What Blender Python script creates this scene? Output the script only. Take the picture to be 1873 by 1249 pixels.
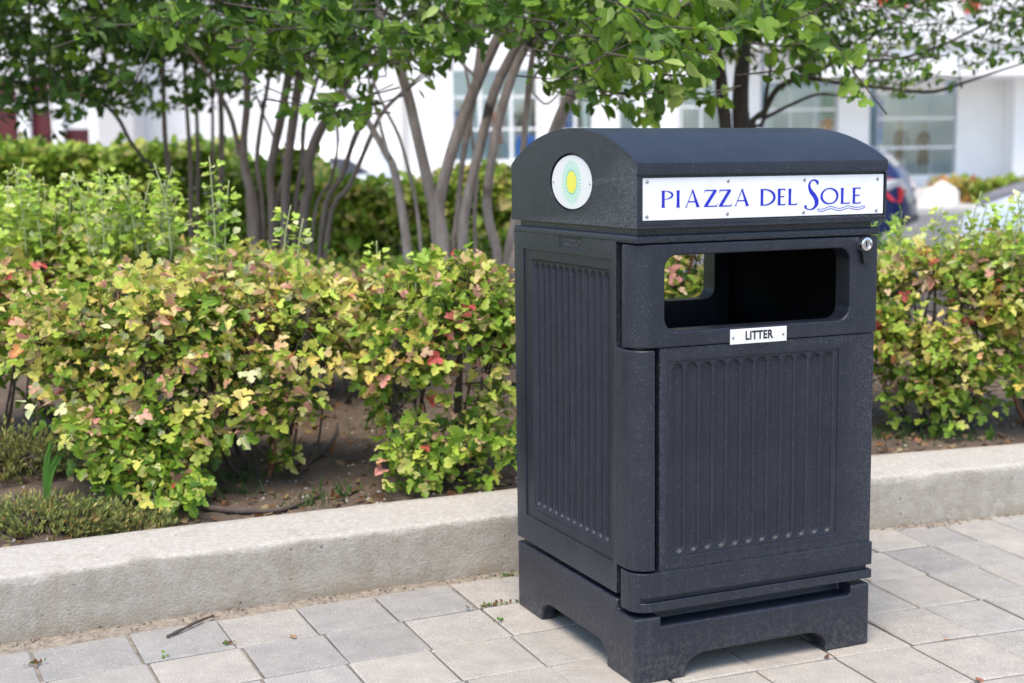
import bpy, bmesh, math, random
import numpy as np
from mathutils import Matrix, Vector

# ------------------------------------------------------------------ clear
for o in list(bpy.data.objects):
    bpy.data.objects.remove(o, do_unlink=True)
scene = bpy.context.scene
COL = scene.collection
rng = np.random.default_rng(7)
random.seed(7)

# ------------------------------------------------------------------ camera
CAM_H = 1.15
FPX, CXP, CYP = 2522.78, 936.5, 624.5            # focal length and centre in photo pixels
PITCH, ROLL, BIN_YAW = 0.128625, -0.0123218, 1.157786
_fw = np.array([0, math.cos(PITCH), -math.sin(PITCH)])
_up = np.array([0, math.sin(PITCH), math.cos(PITCH)])
_rt = np.array([1.0, 0, 0])
CR = _rt*math.cos(ROLL) + _up*math.sin(ROLL)
CU = -_rt*math.sin(ROLL) + _up*math.cos(ROLL)
CF = _fw
camd = bpy.data.cameras.new('camera')
cam = bpy.data.objects.new('camera', camd)
COL.objects.link(cam)
cam.matrix_world = Matrix(((CR[0], CU[0], -CF[0], 0), (CR[1], CU[1], -CF[1], 0), (CR[2], CU[2], -CF[2], CAM_H), (0, 0, 0, 1)))
camd.sensor_fit = 'HORIZONTAL'
camd.sensor_width = 36
camd.lens = FPX/1873*36
camd.clip_start = 0.05
camd.clip_end = 2000
camd.dof.use_dof = True
camd.dof.focus_distance = 3.15
camd.dof.aperture_fstop = 3.4
scene.camera = cam

# ------------------------------------------------------------------ sky, sun, exposure
world = bpy.data.worlds.new('World')
scene.world = world
world.use_nodes = True
wn = world.node_tree.nodes
wl = world.node_tree.links
sky = wn.new('ShaderNodeTexSky')
sky.sky_type = 'NISHITA'
sky.sun_disc = False
SUN_EL, SUN_AZ = math.radians(66), math.radians(196)     # azimuth clockwise from +Y
sky.sun_elevation = SUN_EL
sky.sun_rotation = SUN_AZ
sky.air_density = 1.2
sky.dust_density = 1.2
sky.ozone_density = 1.0
bg = wn['Background']
bg.inputs['Strength'].default_value = 0.11
wl.new(sky.outputs[0], bg.inputs['Color'])
sund = bpy.data.lights.new('sun', 'SUN')
sund.energy = 1.5
sund.angle = math.radians(32)
sund.color = (1.0, 0.85, 0.66)
sun = bpy.data.objects.new('sun', sund)
COL.objects.link(sun)
_sd = Vector((math.sin(SUN_AZ)*math.cos(SUN_EL), math.cos(SUN_AZ)*math.cos(SUN_EL), math.sin(SUN_EL)))
sun.rotation_euler = _sd.to_track_quat('Z', 'Y').to_euler()
sun.location = (4, -6, 12)
scene.view_settings.view_transform = 'Standard'
scene.view_settings.look = 'None'
scene.view_settings.gamma = 1
scene.view_settings.use_curve_mapping = False
scene.view_settings.exposure = 1.42
scene.render.engine = 'CYCLES'

# ------------------------------------------------------------------ pixel helpers
def ray(px, py):
    return (px-CXP)/FPX*CR - (py-CYP)/FPX*CU + CF
def gnd(px, py, z=0.0):
    d = ray(px, py)
    t = (z-CAM_H)/d[2]
    return np.array([0, 0, CAM_H]) + t*d
def Pd(px, py, Y):
    d = ray(px, py)
    return np.array([0, 0, CAM_H]) + d*(Y/d[1])
def topx(p):
    v = np.asarray(p, float) - np.array([0, 0, CAM_H])
    dep = v @ CF
    return CXP + FPX*(v @ CR)/dep, CYP - FPX*(v @ CU)/dep, dep

# ------------------------------------------------------------------ materials
def mat(name):
    m = bpy.data.materials.new(name)
    m.use_nodes = True
    return m, m.node_tree.nodes, m.node_tree.links, m.node_tree.nodes['Principled BSDF']
def simple(name, col, rough=0.6, metal=0.0, spec=0.5, noise=0.0, nscale=20, bump=0.0, bscale=80, coat=0.0):
    m, n, l, b = mat(name)
    b.inputs['Base Color'].default_value = (*col, 1)
    b.inputs['Roughness'].default_value = rough
    b.inputs['Metallic'].default_value = metal
    b.inputs['Specular IOR Level'].default_value = spec
    b.inputs['Coat Weight'].default_value = coat
    tc = n.new('ShaderNodeTexCoord')
    if noise > 0:
        t = n.new('ShaderNodeTexNoise'); t.inputs['Scale'].default_value = nscale; t.inputs['Detail'].default_value = 6
        l.new(tc.outputs['Object'], t.inputs['Vector'])
        r = n.new('ShaderNodeValToRGB')
        r.color_ramp.elements[0].position = 0.3; r.color_ramp.elements[1].position = 0.7
        r.color_ramp.elements[0].color = (*[c*(1-noise) for c in col], 1)
        r.color_ramp.elements[1].color = (*[min(1, c*(1+noise)) for c in col], 1)
        l.new(t.outputs['Fac'], r.inputs['Fac']); l.new(r.outputs['Color'], b.inputs['Base Color'])
    if bump > 0:
        t2 = n.new('ShaderNodeTexNoise'); t2.inputs['Scale'].default_value = bscale; t2.inputs['Detail'].default_value = 4
        l.new(tc.outputs['Object'], t2.inputs['Vector'])
        bp = n.new('ShaderNodeBump'); bp.inputs['Strength'].default_value = bump; bp.inputs['Distance'].default_value = 0.01
        l.new(t2.outputs['Fac'], bp.inputs['Height']); l.new(bp.outputs['Normal'], b.inputs['Normal'])
    return m
def mixc(n, l, fac, a, b_, mode='MIX'):
    x = n.new('ShaderNodeMix'); x.data_type = 'RGBA'; x.blend_type = mode
    for i, v in ((0, fac), (6, a), (7, b_)):
        if hasattr(v, 'links') or hasattr(v, 'is_linked'):
            l.new(v, x.inputs[i])
        else:
            x.inputs[i].default_value = v if i == 0 else (*v, 1)
    return x.outputs[2]
def ramp(n, l, src, p0, p1, c0=(0, 0, 0), c1=(1, 1, 1)):
    r = n.new('ShaderNodeValToRGB')
    r.color_ramp.elements[0].position = p0; r.color_ramp.elements[1].position = p1
    r.color_ramp.elements[0].color = (*c0, 1); r.color_ramp.elements[1].color = (*c1, 1)
    l.new(src, r.inputs['Fac'])
    return r.outputs['Color']
def noise(n, l, scale, detail=5, rough=0.55, coord='Object', vec=None):
    t = n.new('ShaderNodeTexNoise'); t.inputs['Scale'].default_value = scale
    t.inputs['Detail'].default_value = detail; t.inputs['Roughness'].default_value = rough
    if vec is None:
        tc = n.new('ShaderNodeTexCoord'); vec = tc.outputs[coord]
    l.new(vec, t.inputs['Vector'])
    return t.outputs['Fac']
def voro(n, l, scale, coord='Object'):
    t = n.new('ShaderNodeTexVoronoi'); t.inputs['Scale'].default_value = scale
    tc = n.new('ShaderNodeTexCoord'); l.new(tc.outputs[coord], t.inputs['Vector'])
    return t.outputs['Distance'], t.outputs['Color']

def make_plastic():
    m, n, l, b = mat('speckled_dark_plastic')
    base = (0.0088, 0.0122, 0.0235)
    big = noise(n, l, 6, 4)
    c = mixc(n, l, ramp(n, l, big, 0.35, 0.7), base, (0.0125, 0.0168, 0.031))
    # moulded-in pale flecks
    d, vc = voro(n, l, 330)
    sep = n.new('ShaderNodeSeparateColor'); l.new(vc, sep.inputs[0])
    dots = ramp(n, l, d, 0.12, 0.30, (1, 1, 1), (0, 0, 0))
    pick = ramp(n, l, sep.outputs[0], 0.86, 0.98)
    mm = n.new('ShaderNodeMath'); mm.operation = 'MULTIPLY'
    l.new(dots, mm.inputs[0]); l.new(pick, mm.inputs[1])
    # scuffs: edges worn paler (geometric pointiness)
    geo = n.new('ShaderNodeNewGeometry')
    worn = ramp(n, l, geo.outputs['Pointiness'], 0.53, 0.62)
    wn_ = noise(n, l, 260, 3)
    mw = n.new('ShaderNodeMath'); mw.operation = 'MULTIPLY'
    l.new(worn, mw.inputs[0]); l.new(ramp(n, l, wn_, 0.45, 0.65), mw.inputs[1])
    c = mixc(n, l, mm.outputs[0], c, (0.25, 0.26, 0.29))
    mw2 = n.new('ShaderNodeMath'); mw2.operation = 'MULTIPLY'; mw2.inputs[1].default_value = 0.8
    l.new(mw.outputs[0], mw2.inputs[0])
    c = mixc(n, l, mw2.outputs[0], c, (0.16, 0.17, 0.20))
    # faint dust
    dust = ramp(n, l, noise(n, l, 18, 8, 0.7), 0.48, 0.75)
    dm = n.new('ShaderNodeMath'); dm.operation = 'MULTIPLY'; dm.inputs[1].default_value = 0.08
    l.new(dust, dm.inputs[0])
    c = mixc(n, l, dm.outputs[0], c, (0.13, 0.13, 0.14))
    # grit splashed up from the paving, and run marks
    tcs = n.new('ShaderNodeTexCoord'); sz_ = n.new('ShaderNodeSeparateXYZ'); l.new(tcs.outputs['Object'], sz_.inputs[0])
    spl = n.new('ShaderNodeMath'); spl.operation = 'MULTIPLY'
    l.new(ramp(n, l, sz_.outputs[2], 0.0, 0.13, (0.5, 0.5, 0.5), (0, 0, 0)), spl.inputs[0]); l.new(ramp(n, l, noise(n, l, 70, 7, 0.75), 0.46, 0.64), spl.inputs[1])
    c = mixc(n, l, spl.outputs[0], c, (0.15, 0.145, 0.14))
    mps = n.new('ShaderNodeMapping'); mps.inputs['Scale'].default_value = (30, 30, 1.3); l.new(tcs.outputs['Object'], mps.inputs['Vector'])
    c = mixc(n, l, ramp(n, l, noise(n, l, 1.5, 5, 0.65, vec=mps.outputs[0]), 0.56, 0.80, (0, 0, 0), (0.13, 0.13, 0.13)), c, (0.13, 0.135, 0.15))
    l.new(c, b.inputs['Base Color'])
    b.inputs['Roughness'].default_value = 0.40
    b.inputs['Specular IOR Level'].default_value = 0.5
    bp = n.new('ShaderNodeBump'); bp.inputs['Strength'].default_value = 0.35; bp.inputs['Distance'].default_value = 0.0012
    l.new(noise(n, l, 520, 3), bp.inputs['Height']); l.new(bp.outputs['Normal'], b.inputs['Normal'])
    return m
M_PLAST = make_plastic()
M_BLACK = simple('shade_black_plastic', (0.004, 0.004, 0.005), 0.9, spec=0.1)  # near black, so the shade inside the bin sits in the colour
M_WHITEPLATE = simple('white_sign_plate', (0.84, 0.84, 0.85), 0.35, noise=0.04, nscale=25)
M_BLUE = simple('blue_sign_lettering', (0.008, 0.018, 0.50), 0.4)
M_INK = simple('black_lettering', (0.015, 0.015, 0.018), 0.5)
M_CHROME = simple('chrome_metal', (0.75, 0.75, 0.76), 0.12, metal=1.0, bump=0.05, bscale=200)
M_STEEL = simple('screw_steel', (0.45, 0.45, 0.46), 0.35, metal=1.0, bump=0.1, bscale=300)

def make_badge():
    m, n, l, b = mat('sun_badge_print')
    tc = n.new('ShaderNodeTexCoord')
    sp = n.new('ShaderNodeSeparateXYZ'); l.new(tc.outputs['Object'], sp.inputs[0])
    def M(op, a, bb=None):
        x = n.new('ShaderNodeMath'); x.operation = op
        for i, v in enumerate((a, bb)):
            if v is None: continue
            if isinstance(v, (int, float)): x.inputs[i].default_value = v
            else: l.new(v, x.inputs[i])
        return x.outputs[0]
    u, v = sp.outputs[1], sp.outputs[2]
    r = M('SQRT', M('ADD', M('MULTIPLY', u, u), M('MULTIPLY', v, v)))
    ang = M('ARCTAN2', v, u)
    rays = M('GREATER_THAN', M('SINE', M('MULTIPLY', ang, 36)), 0.35)
    glow = ramp(n, l, M('MULTIPLY', r, 10), 0.30, 0.62, (1, 1, 1), (0, 0, 0))
    rayfade = M('MULTIPLY', rays, M('LESS_THAN', r, 0.050))
    c = mixc(n, l, M('MULTIPLY', glow, 0.55), (0.80, 0.80, 0.80), (0.45, 0.85, 0.42))
    c = mixc(n, l, M('MULTIPLY', rayfade, 0.55), c, (0.10, 0.52, 0.62))
    c = mixc(n, l, M('LESS_THAN', r, 0.0285), c, (0.14, 0.55, 0.50))
    c = mixc(n, l, M('LESS_THAN', r, 0.0258), c, (0.86, 0.80, 0.10))
    l.new(c, b.inputs['Base Color']); b.inputs['Roughness'].default_value = 0.3
    return m
M_BADGE = make_badge()

def make_paver():
    m, n, l, b = mat('concrete_paver')
    oi = n.new('ShaderNodeObjectInfo')
    tc = n.new('ShaderNodeTexCoord')
    add = n.new('ShaderNodeVectorMath'); add.operation = 'ADD'
    cmb = n.new('ShaderNodeCombineXYZ')
    mul = n.new('ShaderNodeMath'); mul.operation = 'MULTIPLY'; mul.inputs[1].default_value = 37
    l.new(oi.outputs['Random'], mul.inputs[0]); l.new(mul.outputs[0], cmb.inputs[0]); l.new(mul.outputs[0], cmb.inputs[1])
    l.new(tc.outputs['Object'], add.inputs[0]); l.new(cmb.outputs[0], add.inputs[1])
    V = add.outputs[0]
    c = n.new('ShaderNodeAttribute'); c.attribute_type = 'OBJECT'; c.attribute_name = 'tint'
    big = ramp(n, l, noise(n, l, 14, 6, 0.65, vec=V), 0.3, 0.72, (0.84, 0.84, 0.84), (1.12, 1.11, 1.09))
    cc = mixc(n, l, 1.0, c.outputs['Color'], big, 'MULTIPLY')
    fine = ramp(n, l, noise(n, l, 320, 3, 0.7, vec=V), 0.32, 0.70, (0.66, 0.66, 0.66), (1.28, 1.28, 1.28))
    cc = mixc(n, l, 1.0, cc, fine, 'MULTIPLY')
    vv = n.new('ShaderNodeTexVoronoi'); vv.inputs['Scale'].default_value = 210; l.new(V, vv.inputs['Vector'])
    sp = n.new('ShaderNodeSeparateColor'); l.new(vv.outputs['Color'], sp.inputs[0])
    x = n.new('ShaderNodeMath'); x.operation = 'MULTIPLY'
    l.new(ramp(n, l, vv.outputs['Distance'], 0.18, 0.36, (1, 1, 1), (0, 0, 0)), x.inputs[0])
    l.new(ramp(n, l, sp.outputs[0], 0.90, 0.92), x.inputs[1])
    cc = mixc(n, l, x.outputs[0], cc, (0.66, 0.65, 0.63))
    rust = ramp(n, l, noise(n, l, 5, 6, 0.7, vec=V), 0.60, 0.80)
    rm = n.new('ShaderNodeMath'); rm.operation = 'MULTIPLY'; rm.inputs[1].default_value = 0.36
    l.new(rust, rm.inputs[0])
    cc = mixc(n, l, rm.outputs[0], cc, (0.42, 0.31, 0.20))
    l.new(cc, b.inputs['Base Color'])
    b.inputs['Roughness'].default_value = 0.85
    bp = n.new('ShaderNodeBump'); bp.inputs['Strength'].default_value = 0.5; bp.inputs['Distance'].default_value = 0.002
    l.new(noise(n, l, 240, 5, 0.7, vec=V), bp.inputs['Height']); l.new(bp.outputs['Normal'], b.inputs['Normal'])
    return m
M_PAVER = make_paver()

def make_kerb():
    m, n, l, b = mat('kerb_concrete')
    tc = n.new('ShaderNodeTexCoord')
    sp = n.new('ShaderNodeSeparateXYZ'); l.new(tc.outputs['Object'], sp.inputs[0])
    c = mixc(n, l, ramp(n, l, noise(n, l, 3.2, 8, 0.65), 0.3, 0.72), (0.36, 0.325, 0.275), (0.47, 0.43, 0.375))
    c = mixc(n, l, ramp(n, l, noise(n, l, 28, 6, 0.7), 0.42, 0.75), c, (0.52, 0.50, 0.46))
    c = mixc(n, l, ramp(n, l, noise(n, l, 11, 8, 0.75), 0.50, 0.66, (0, 0, 0), (0.55, 0.55, 0.55)), c, (0.30, 0.275, 0.24))
    fine = ramp(n, l, noise(n, l, 260, 4, 0.7), 0.3, 0.7, (0.82, 0.82, 0.82), (1.14, 1.14, 1.14))
    c = mixc(n, l, 1.0, c, fine, 'MULTIPLY')
    # pale cement wash over the top and dripping irregularly below the arris
    nz = n.new('ShaderNodeMath'); nz.operation = 'MULTIPLY_ADD'; nz.inputs[1].default_value = 0.075; nz.inputs[2].default_value = 0.1145
    l.new(noise(n, l, 5.5, 5, 0.6), nz.inputs[0])
    gt = n.new('ShaderNodeMath'); gt.operation = 'SUBTRACT'; l.new(sp.outputs[2], gt.inputs[0]); l.new(nz.outputs[0], gt.inputs[1])
    wash = ramp(n, l, gt.outputs[0], 0.0, 0.006)
    wc = mixc(n, l, ramp(n, l, noise(n, l, 60, 5, 0.7), 0.45, 0.68), (0.50, 0.47, 0.43), (0.68, 0.655, 0.61))
    wm = n.new('ShaderNodeMath'); wm.operation = 'MULTIPLY'; wm.inputs[1].default_value = 0.8
    l.new(wash, wm.inputs[0])
    c = mixc(n, l, wm.outputs[0], c, wc)
    # vertical stains on the face
    mp = n.new('ShaderNodeMapping'); mp.inputs['Scale'].default_value = (9, 9, 1.2); l.new(tc.outputs['Object'], mp.inputs['Vector'])
    st = ramp(n, l, noise(n, l, 1.6, 5, 0.6, vec=mp.outputs[0]), 0.55, 0.78)
    sm = n.new('ShaderNodeMath'); sm.operation = 'MULTIPLY'; sm.inputs[1].default_value = 0.50
    l.new(st, sm.inputs[0])
    c = mixc(n, l, sm.outputs[0], c, (0.33, 0.27, 0.20))
    # earth splashed on the foot of the face
    low = ramp(n, l, sp.outputs[2], 0.0, 0.045, (1, 1, 1), (0, 0, 0))
    lm = n.new('ShaderNodeMath'); lm.operation = 'MULTIPLY'; l.new(low, lm.inputs[0]); l.new(ramp(n, l, noise(n, l, 9, 6, 0.7), 0.4, 0.62), lm.inputs[1])
    c = mixc(n, l, lm.outputs[0], c, (0.34, 0.28, 0.21))
    # air holes left in the casting
    d, vc = voro(n, l, 34)
    s2 = n.new('ShaderNodeSeparateColor'); l.new(vc, s2.inputs[0])
    hole = n.new('ShaderNodeMath'); hole.operation = 'MULTIPLY'
    l.new(ramp(n, l, d, 0.05, 0.15, (0.7, 0.7, 0.7), (0, 0, 0)), hole.inputs[0]); l.new(ramp(n, l, s2.outputs[1], 0.70, 0.95), hole.inputs[1])
    c = mixc(n, l, hole.outputs[0], c, (0.12, 0.11, 0.10))
    l.new(c, b.inputs['Base Color']); b.inputs['Roughness'].default_value = 0.9
    hh = n.new('ShaderNodeMath'); hh.operation = 'MULTIPLY_ADD'; hh.inputs[1].default_value = -1.4
    l.new(hole.outputs[0], hh.inputs[0]); l.new(noise(n, l, 120, 7, 0.7), hh.inputs[2])
    bp = n.new('ShaderNodeBump'); bp.inputs['Strength'].default_value = 1.0; bp.inputs['Distance'].default_value = 0.006
    l.new(hh.outputs[0], bp.inputs['Height']); l.new(bp.outputs['Normal'], b.inputs['Normal'])
    return m
M_KERB = make_kerb()

def make_soil():
    m, n, l, b = mat('bed_soil')
    c = mixc(n, l, ramp(n, l, noise(n, l, 5, 8, 0.7), 0.35, 0.7), (0.12, 0.086, 0.064), (0.22, 0.165, 0.125))
    c = mixc(n, l, ramp(n, l, noise(n, l, 70, 6, 0.75), 0.5, 0.75), c, (0.32, 0.25, 0.195))
    l.new(c, b.inputs['Base Color']); b.inputs['Roughness'].default_value = 0.95
    bp = n.new('ShaderNodeBump'); bp.inputs['Strength'].default_value = 0.9; bp.inputs['Distance'].default_value = 0.02
    l.new(noise(n, l, 55, 8, 0.75), bp.inputs['Height']); l.new(bp.outputs['Normal'], b.inputs['Normal'])
    return m
M_SOIL = make_soil()
M_SAND = simple('joint_sand', (0.30, 0.265, 0.22), 0.95, noise=0.35, nscale=60, bump=0.6, bscale=300)
M_ASPH = simple('asphalt', (0.155, 0.15, 0.16), 0.9, noise=0.14, nscale=0.6, bump=0.4, bscale=150)
M_PAVE = simple('far_pavement_concrete', (0.46, 0.45, 0.43), 0.9, noise=0.10, nscale=0.7, bump=0.2, bscale=60)

def make_leafmat(name, trans=0.38, rough=0.48):
    m = bpy.data.materials.new(name); m.use_nodes = True
    n, l = m.node_tree.nodes, m.node_tree.links
    b = n['Principled BSDF']
    a = n.new('ShaderNodeAttribute'); a.attribute_name = 'Col'
    tc = n.new('ShaderNodeTexCoord')
    v = ramp(n, l, noise(n, l, 40, 3, 0.6), 0.3, 0.7, (0.80, 0.82, 0.8), (1.15, 1.12, 1.1))
    c = mixc(n, l, 1.0, a.outputs['Color'], v, 'MULTIPLY')
    l.new(c, b.inputs['Base Color']); b.inputs['Roughness'].default_value = rough
    b.inputs['Specular IOR Level'].default_value = 0.35
    t = n.new('ShaderNodeBsdfTranslucent'); l.new(c, t.inputs['Color'])
    mx = n.new('ShaderNodeMixShader'); mx.inputs[0].default_value = trans
    l.new(b.outputs[0], mx.inputs[1]); l.new(t.outputs[0], mx.inputs[2])
    l.new(mx.outputs[0], n['Material Output'].inputs['Surface'])
    return m
M_LEAF = make_leafmat('leaf_surface', 0.27)
M_NEEDLE = make_leafmat('juniper_needles', 0.15, 0.6)

def make_bark(name, c0, c1, knots):
    m, n, l, b = mat(name)
    tc = n.new('ShaderNodeTexCoord')
    mp = n.new('ShaderNodeMapping'); mp.inputs['Scale'].default_value = (1, 1, 0.25); l.new(tc.outputs['Object'], mp.inputs['Vector'])
    c = mixc(n, l, ramp(n, l, noise(n, l, 22, 7, 0.7, vec=mp.outputs[0]), 0.3, 0.7), c0, c1)
    if knots:
        d, vc = voro(n, l, 5.0)
        s = n.new('ShaderNodeSeparateColor'); l.new(vc, s.inputs[0])
        k = n.new('ShaderNodeMath'); k.operation = 'MULTIPLY'
        l.new(ramp(n, l, d, 0.14, 0.26, (1, 1, 1), (0, 0, 0)), k.inputs[0]); l.new(ramp(n, l, s.outputs[0], 0.5, 0.55), k.inputs[1])
        c = mixc(n, l, k.outputs[0], c, (0.06, 0.05, 0.045))
    l.new(c, b.inputs['Base Color']); b.inputs['Roughness'].default_value = 0.85
    bp = n.new('ShaderNodeBump'); bp.inputs['Strength'].default_value = 0.6; bp.inputs['Distance'].default_value = 0.01
    l.new(noise(n, l, 60, 6, 0.7, vec=mp.outputs[0]), bp.inputs['Height']); l.new(bp.outputs['Normal'], b.inputs['Normal'])
    return m
M_BARK = make_bark('grey_brown_bark', (0.17, 0.125, 0.105), (0.30, 0.24, 0.215), True)
M_BARKL = make_bark('pale_grey_bark', (0.22, 0.17, 0.15), (0.54, 0.46, 0.43), True)
M_BARKD = make_bark('dark_bark', (0.05, 0.042, 0.036), (0.11, 0.09, 0.078), False)
M_TWIG = make_bark('shrub_twig_bark', (0.055, 0.042, 0.036), (0.13, 0.10, 0.085), False)
M_SHOOT = simple('pale_shoot_stem', (0.36, 0.40, 0.20), 0.6, noise=0.2, nscale=40)
M_REDTWIG = simple('reddish_cane', (0.20, 0.085, 0.04), 0.6, noise=0.3, nscale=30)
M_WALL = simple('white_render_wall', (0.80, 0.80, 0.81), 0.85, noise=0.03, nscale=1.5, bump=0.1, bscale=40)
M_GREYWALL = simple('pale_grey_wall', (0.50, 0.49, 0.49), 0.85, noise=0.05, nscale=1.0)
M_FRAME = simple('white_window_frame', (0.72, 0.73, 0.75), 0.4, noise=0.03, nscale=5)
M_DKFRAME = simple('grey_window_frame', (0.16, 0.17, 0.18), 0.4, noise=0.05, nscale=5)
M_RED = simple('red_sign_enamel', (0.55, 0.02, 0.03), 0.35, noise=0.05, nscale=8)
M_MAROON = simple('maroon_panel', (0.105, 0.010, 0.016), 0.4, noise=0.15, nscale=3)
M_INTER = simple('shop_interior', (0.58, 0.66, 0.66), 0.8, noise=0.12, nscale=0.8)
M_BLUECLOTH = simple('blue_cloth', (0.02, 0.13, 0.46), 0.8, noise=0.2, nscale=8)
M_REDCLOTH = simple('red_cloth', (0.42, 0.045, 0.05), 0.8, noise=0.2, nscale=8)
M_BLKCLOTH = simple('black_cloth', (0.012, 0.013, 0.018), 0.8, noise=0.2, nscale=8)
M_TEAL = simple('teal_panel', (0.01, 0.16, 0.13), 0.6, noise=0.1, nscale=3)
M_ORANGE = simple('orange_cloth', (0.62, 0.20, 0.05), 0.7, noise=0.1, nscale=6)
M_SKINNY = simple('mannequin_plastic', (0.45, 0.38, 0.30), 0.5, noise=0.05, nscale=6)
M_ROCK = simple('white_boulder', (0.66, 0.63, 0.58), 0.9, noise=0.16, nscale=3, bump=0.8, bscale=7)
def make_glass():
    m = bpy.data.materials.new('shop_window_glass'); m.use_nodes = True
    n, l = m.node_tree.nodes, m.node_tree.links
    n.remove(n['Principled BSDF'])
    t = n.new('ShaderNodeBsdfTransparent'); t.inputs[0].default_value = (0.86, 0.93, 0.92, 1)
    g = n.new('ShaderNodeBsdfGlossy'); g.inputs['Roughness'].default_value = 0.03; g.inputs[0].default_value = (0.85, 0.9, 0.95, 1)
    nz = ramp(n, l, noise(n, l, 0.8, 2), 0.3, 0.7, (0.07, 0.07, 0.07), (0.16, 0.16, 0.16))
    mx = n.new('ShaderNodeMixShader'); l.new(nz, mx.inputs[0])
    l.new(t.outputs[0], mx.inputs[1]); l.new(g.outputs[0], mx.inputs[2]); l.new(mx.outputs[0], n['Material Output'].inputs['Surface'])
    return m
M_GLASS = make_glass()
def carpaint(name, c):
    return simple(name, c, 0.38, coat=0.3, noise=0.04, nscale=2, metal=0.1)
M_TYRE = simple('tyre_rubber', (0.02, 0.02, 0.02), 0.85, bump=0.3, bscale=60)
M_CARGLASS = simple('car_glass', (0.02, 0.025, 0.03), 0.05, spec=0.8, noise=0.05, nscale=2)
M_LAMPR = simple('red_lamp_lens', (0.50, 0.01, 0.012), 0.12, coat=1.0, noise=0.05, nscale=30)
M_LAMPW = simple('clear_lamp_lens', (0.75, 0.76, 0.78), 0.12, coat=1.0, noise=0.05, nscale=30)
M_TRIM = simple('black_car_trim', (0.02, 0.02, 0.022), 0.6, noise=0.1, nscale=20)

# ------------------------------------------------------------------ object helpers
def link(name, me, m=None, parent=None, loc=None):
    o = bpy.data.objects.new(name, me)
    COL.objects.link(o)
    if m is not None and me is not None and not me.materials:
        me.materials.append(m)
    if parent is not None:
        o.parent = parent
    if loc is not None:
        o.location = loc
    return o
def empty(name, loc=(0, 0, 0), rz=0.0):
    o = bpy.data.objects.new(name, None)
    o.empty_display_size = 0.05
    COL.objects.link(o)
    o.location = loc
    o.rotation_euler = (0, 0, rz)
    return o
def tag(o, label=None, cat=None, group=None, kind=None):
    if label: o['label'] = label
    if cat: o['category'] = cat
    if group: o['group'] = group
    if kind: o['kind'] = kind
    return o
def from_bm(name, bm, m, parent=None, loc=None, smooth=None):
    me = bpy.data.meshes.new(name)
    bm.normal_update()
    bm.to_mesh(me); bm.free()
    o = link(name, me, m, parent, loc)
    if smooth is not None:
        smooth_mesh(me, smooth)
    return o
def smooth_mesh(me, angle=40):
    me.polygons.foreach_set('use_smooth', np.ones(len(me.polygons), bool))
    try:
        me.set_sharp_from_angle(angle=math.radians(angle))
    except Exception:
        pass
def bm_box(bm, x0, x1, y0, y1, z0, z1):
    vs = [bm.verts.new(p) for p in ((x0, y0, z0), (x1, y0, z0), (x1, y1, z0), (x0, y1, z0), (x0, y0, z1), (x1, y0, z1), (x1, y1, z1), (x0, y1, z1))]
    for f in ((0, 3, 2, 1), (4, 5, 6, 7), (0, 1, 5, 4), (1, 2, 6, 5), (2, 3, 7, 6), (3, 0, 4, 7)):
        bm.faces.new([vs[i] for i in f])
def box_bm(*a):
    bm = bmesh.new(); bm_box(bm, *a); return bm
def prism_bm(poly, axis, a, b):
    """poly: 2D list; axis the extrusion axis ('x': poly=(y,z), 'y': (x,z), 'z': (x,y))"""
    bm = bmesh.new()
    def mk(p, t):
        return {'x': (t, p[0], p[1]), 'y': (p[0], t, p[1]), 'z': (p[0], p[1], t)}[axis]
    va = [bm.verts.new(mk(p, a)) for p in poly]
    vb = [bm.verts.new(mk(p, b)) for p in poly]
    bm.faces.new(va); bm.faces.new(vb[::-1])
    k = len(poly)
    for i in range(k):
        bm.faces.new((va[i], vb[i], vb[(i+1) % k], va[(i+1) % k]))
    bmesh.ops.recalc_face_normals(bm, faces=bm.faces)
    return bm
def rrect(x0, x1, y0, y1, r, seg=6):
    pts = []
    for cx, cy, a0 in ((x1-r, y1-r, 0), (x0+r, y1-r, 90), (x0+r, y0+r, 180), (x1-r, y0+r, 270)):
        for i in range(seg+1):
            a = math.radians(a0+90*i/seg)
            pts.append((cx+r*math.cos(a), cy+r*math.sin(a)))
    return pts
def evaluated_mesh(o):
    dg = bpy.context.evaluated_depsgraph_get()
    dg.update()
    return bpy.data.meshes.new_from_object(o.evaluated_get(dg))
def carve(name, bm, cutters, m, parent, bevel=0.004, seg=2, angle=35, smooth=38):
    """body minus cutters, edges rounded; returns one finished mesh object"""
    o = from_bm('tmp_body', bm, m)
    o.data.polygons.foreach_set('use_smooth', np.ones(len(o.data.polygons), bool))
    cs = []
    for c in cutters:
        co = from_bm('tmp_cut', c, None)
        co.data.polygons.foreach_set('use_smooth', np.ones(len(co.data.polygons), bool))
        cs.append(co)
        md = o.modifiers.new('cut', 'BOOLEAN'); md.operation = 'DIFFERENCE'; md.solver = 'EXACT'; md.object = co
    if bevel:
        bv = o.modifiers.new('bevel', 'BEVEL'); bv.width = bevel; bv.segments = seg; bv.limit_method = 'ANGLE'; bv.angle_limit = math.radians(angle)
        bv.use_clamp_overlap = True; bv.harden_normals = False
        wm_ = o.modifiers.new('wn', 'WEIGHTED_NORMAL'); wm_.weight = 70; wm_.keep_sharp = False
    me = evaluated_mesh(o)
    for x in cs + [o]:
        bpy.data.objects.remove(x, do_unlink=True)
    me.name = name
    if not me.materials: me.materials.append(m)
    if not bevel: me.polygons.foreach_set('use_smooth', np.zeros(len(me.polygons), bool))
    return link(name, me, None, parent)

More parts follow.
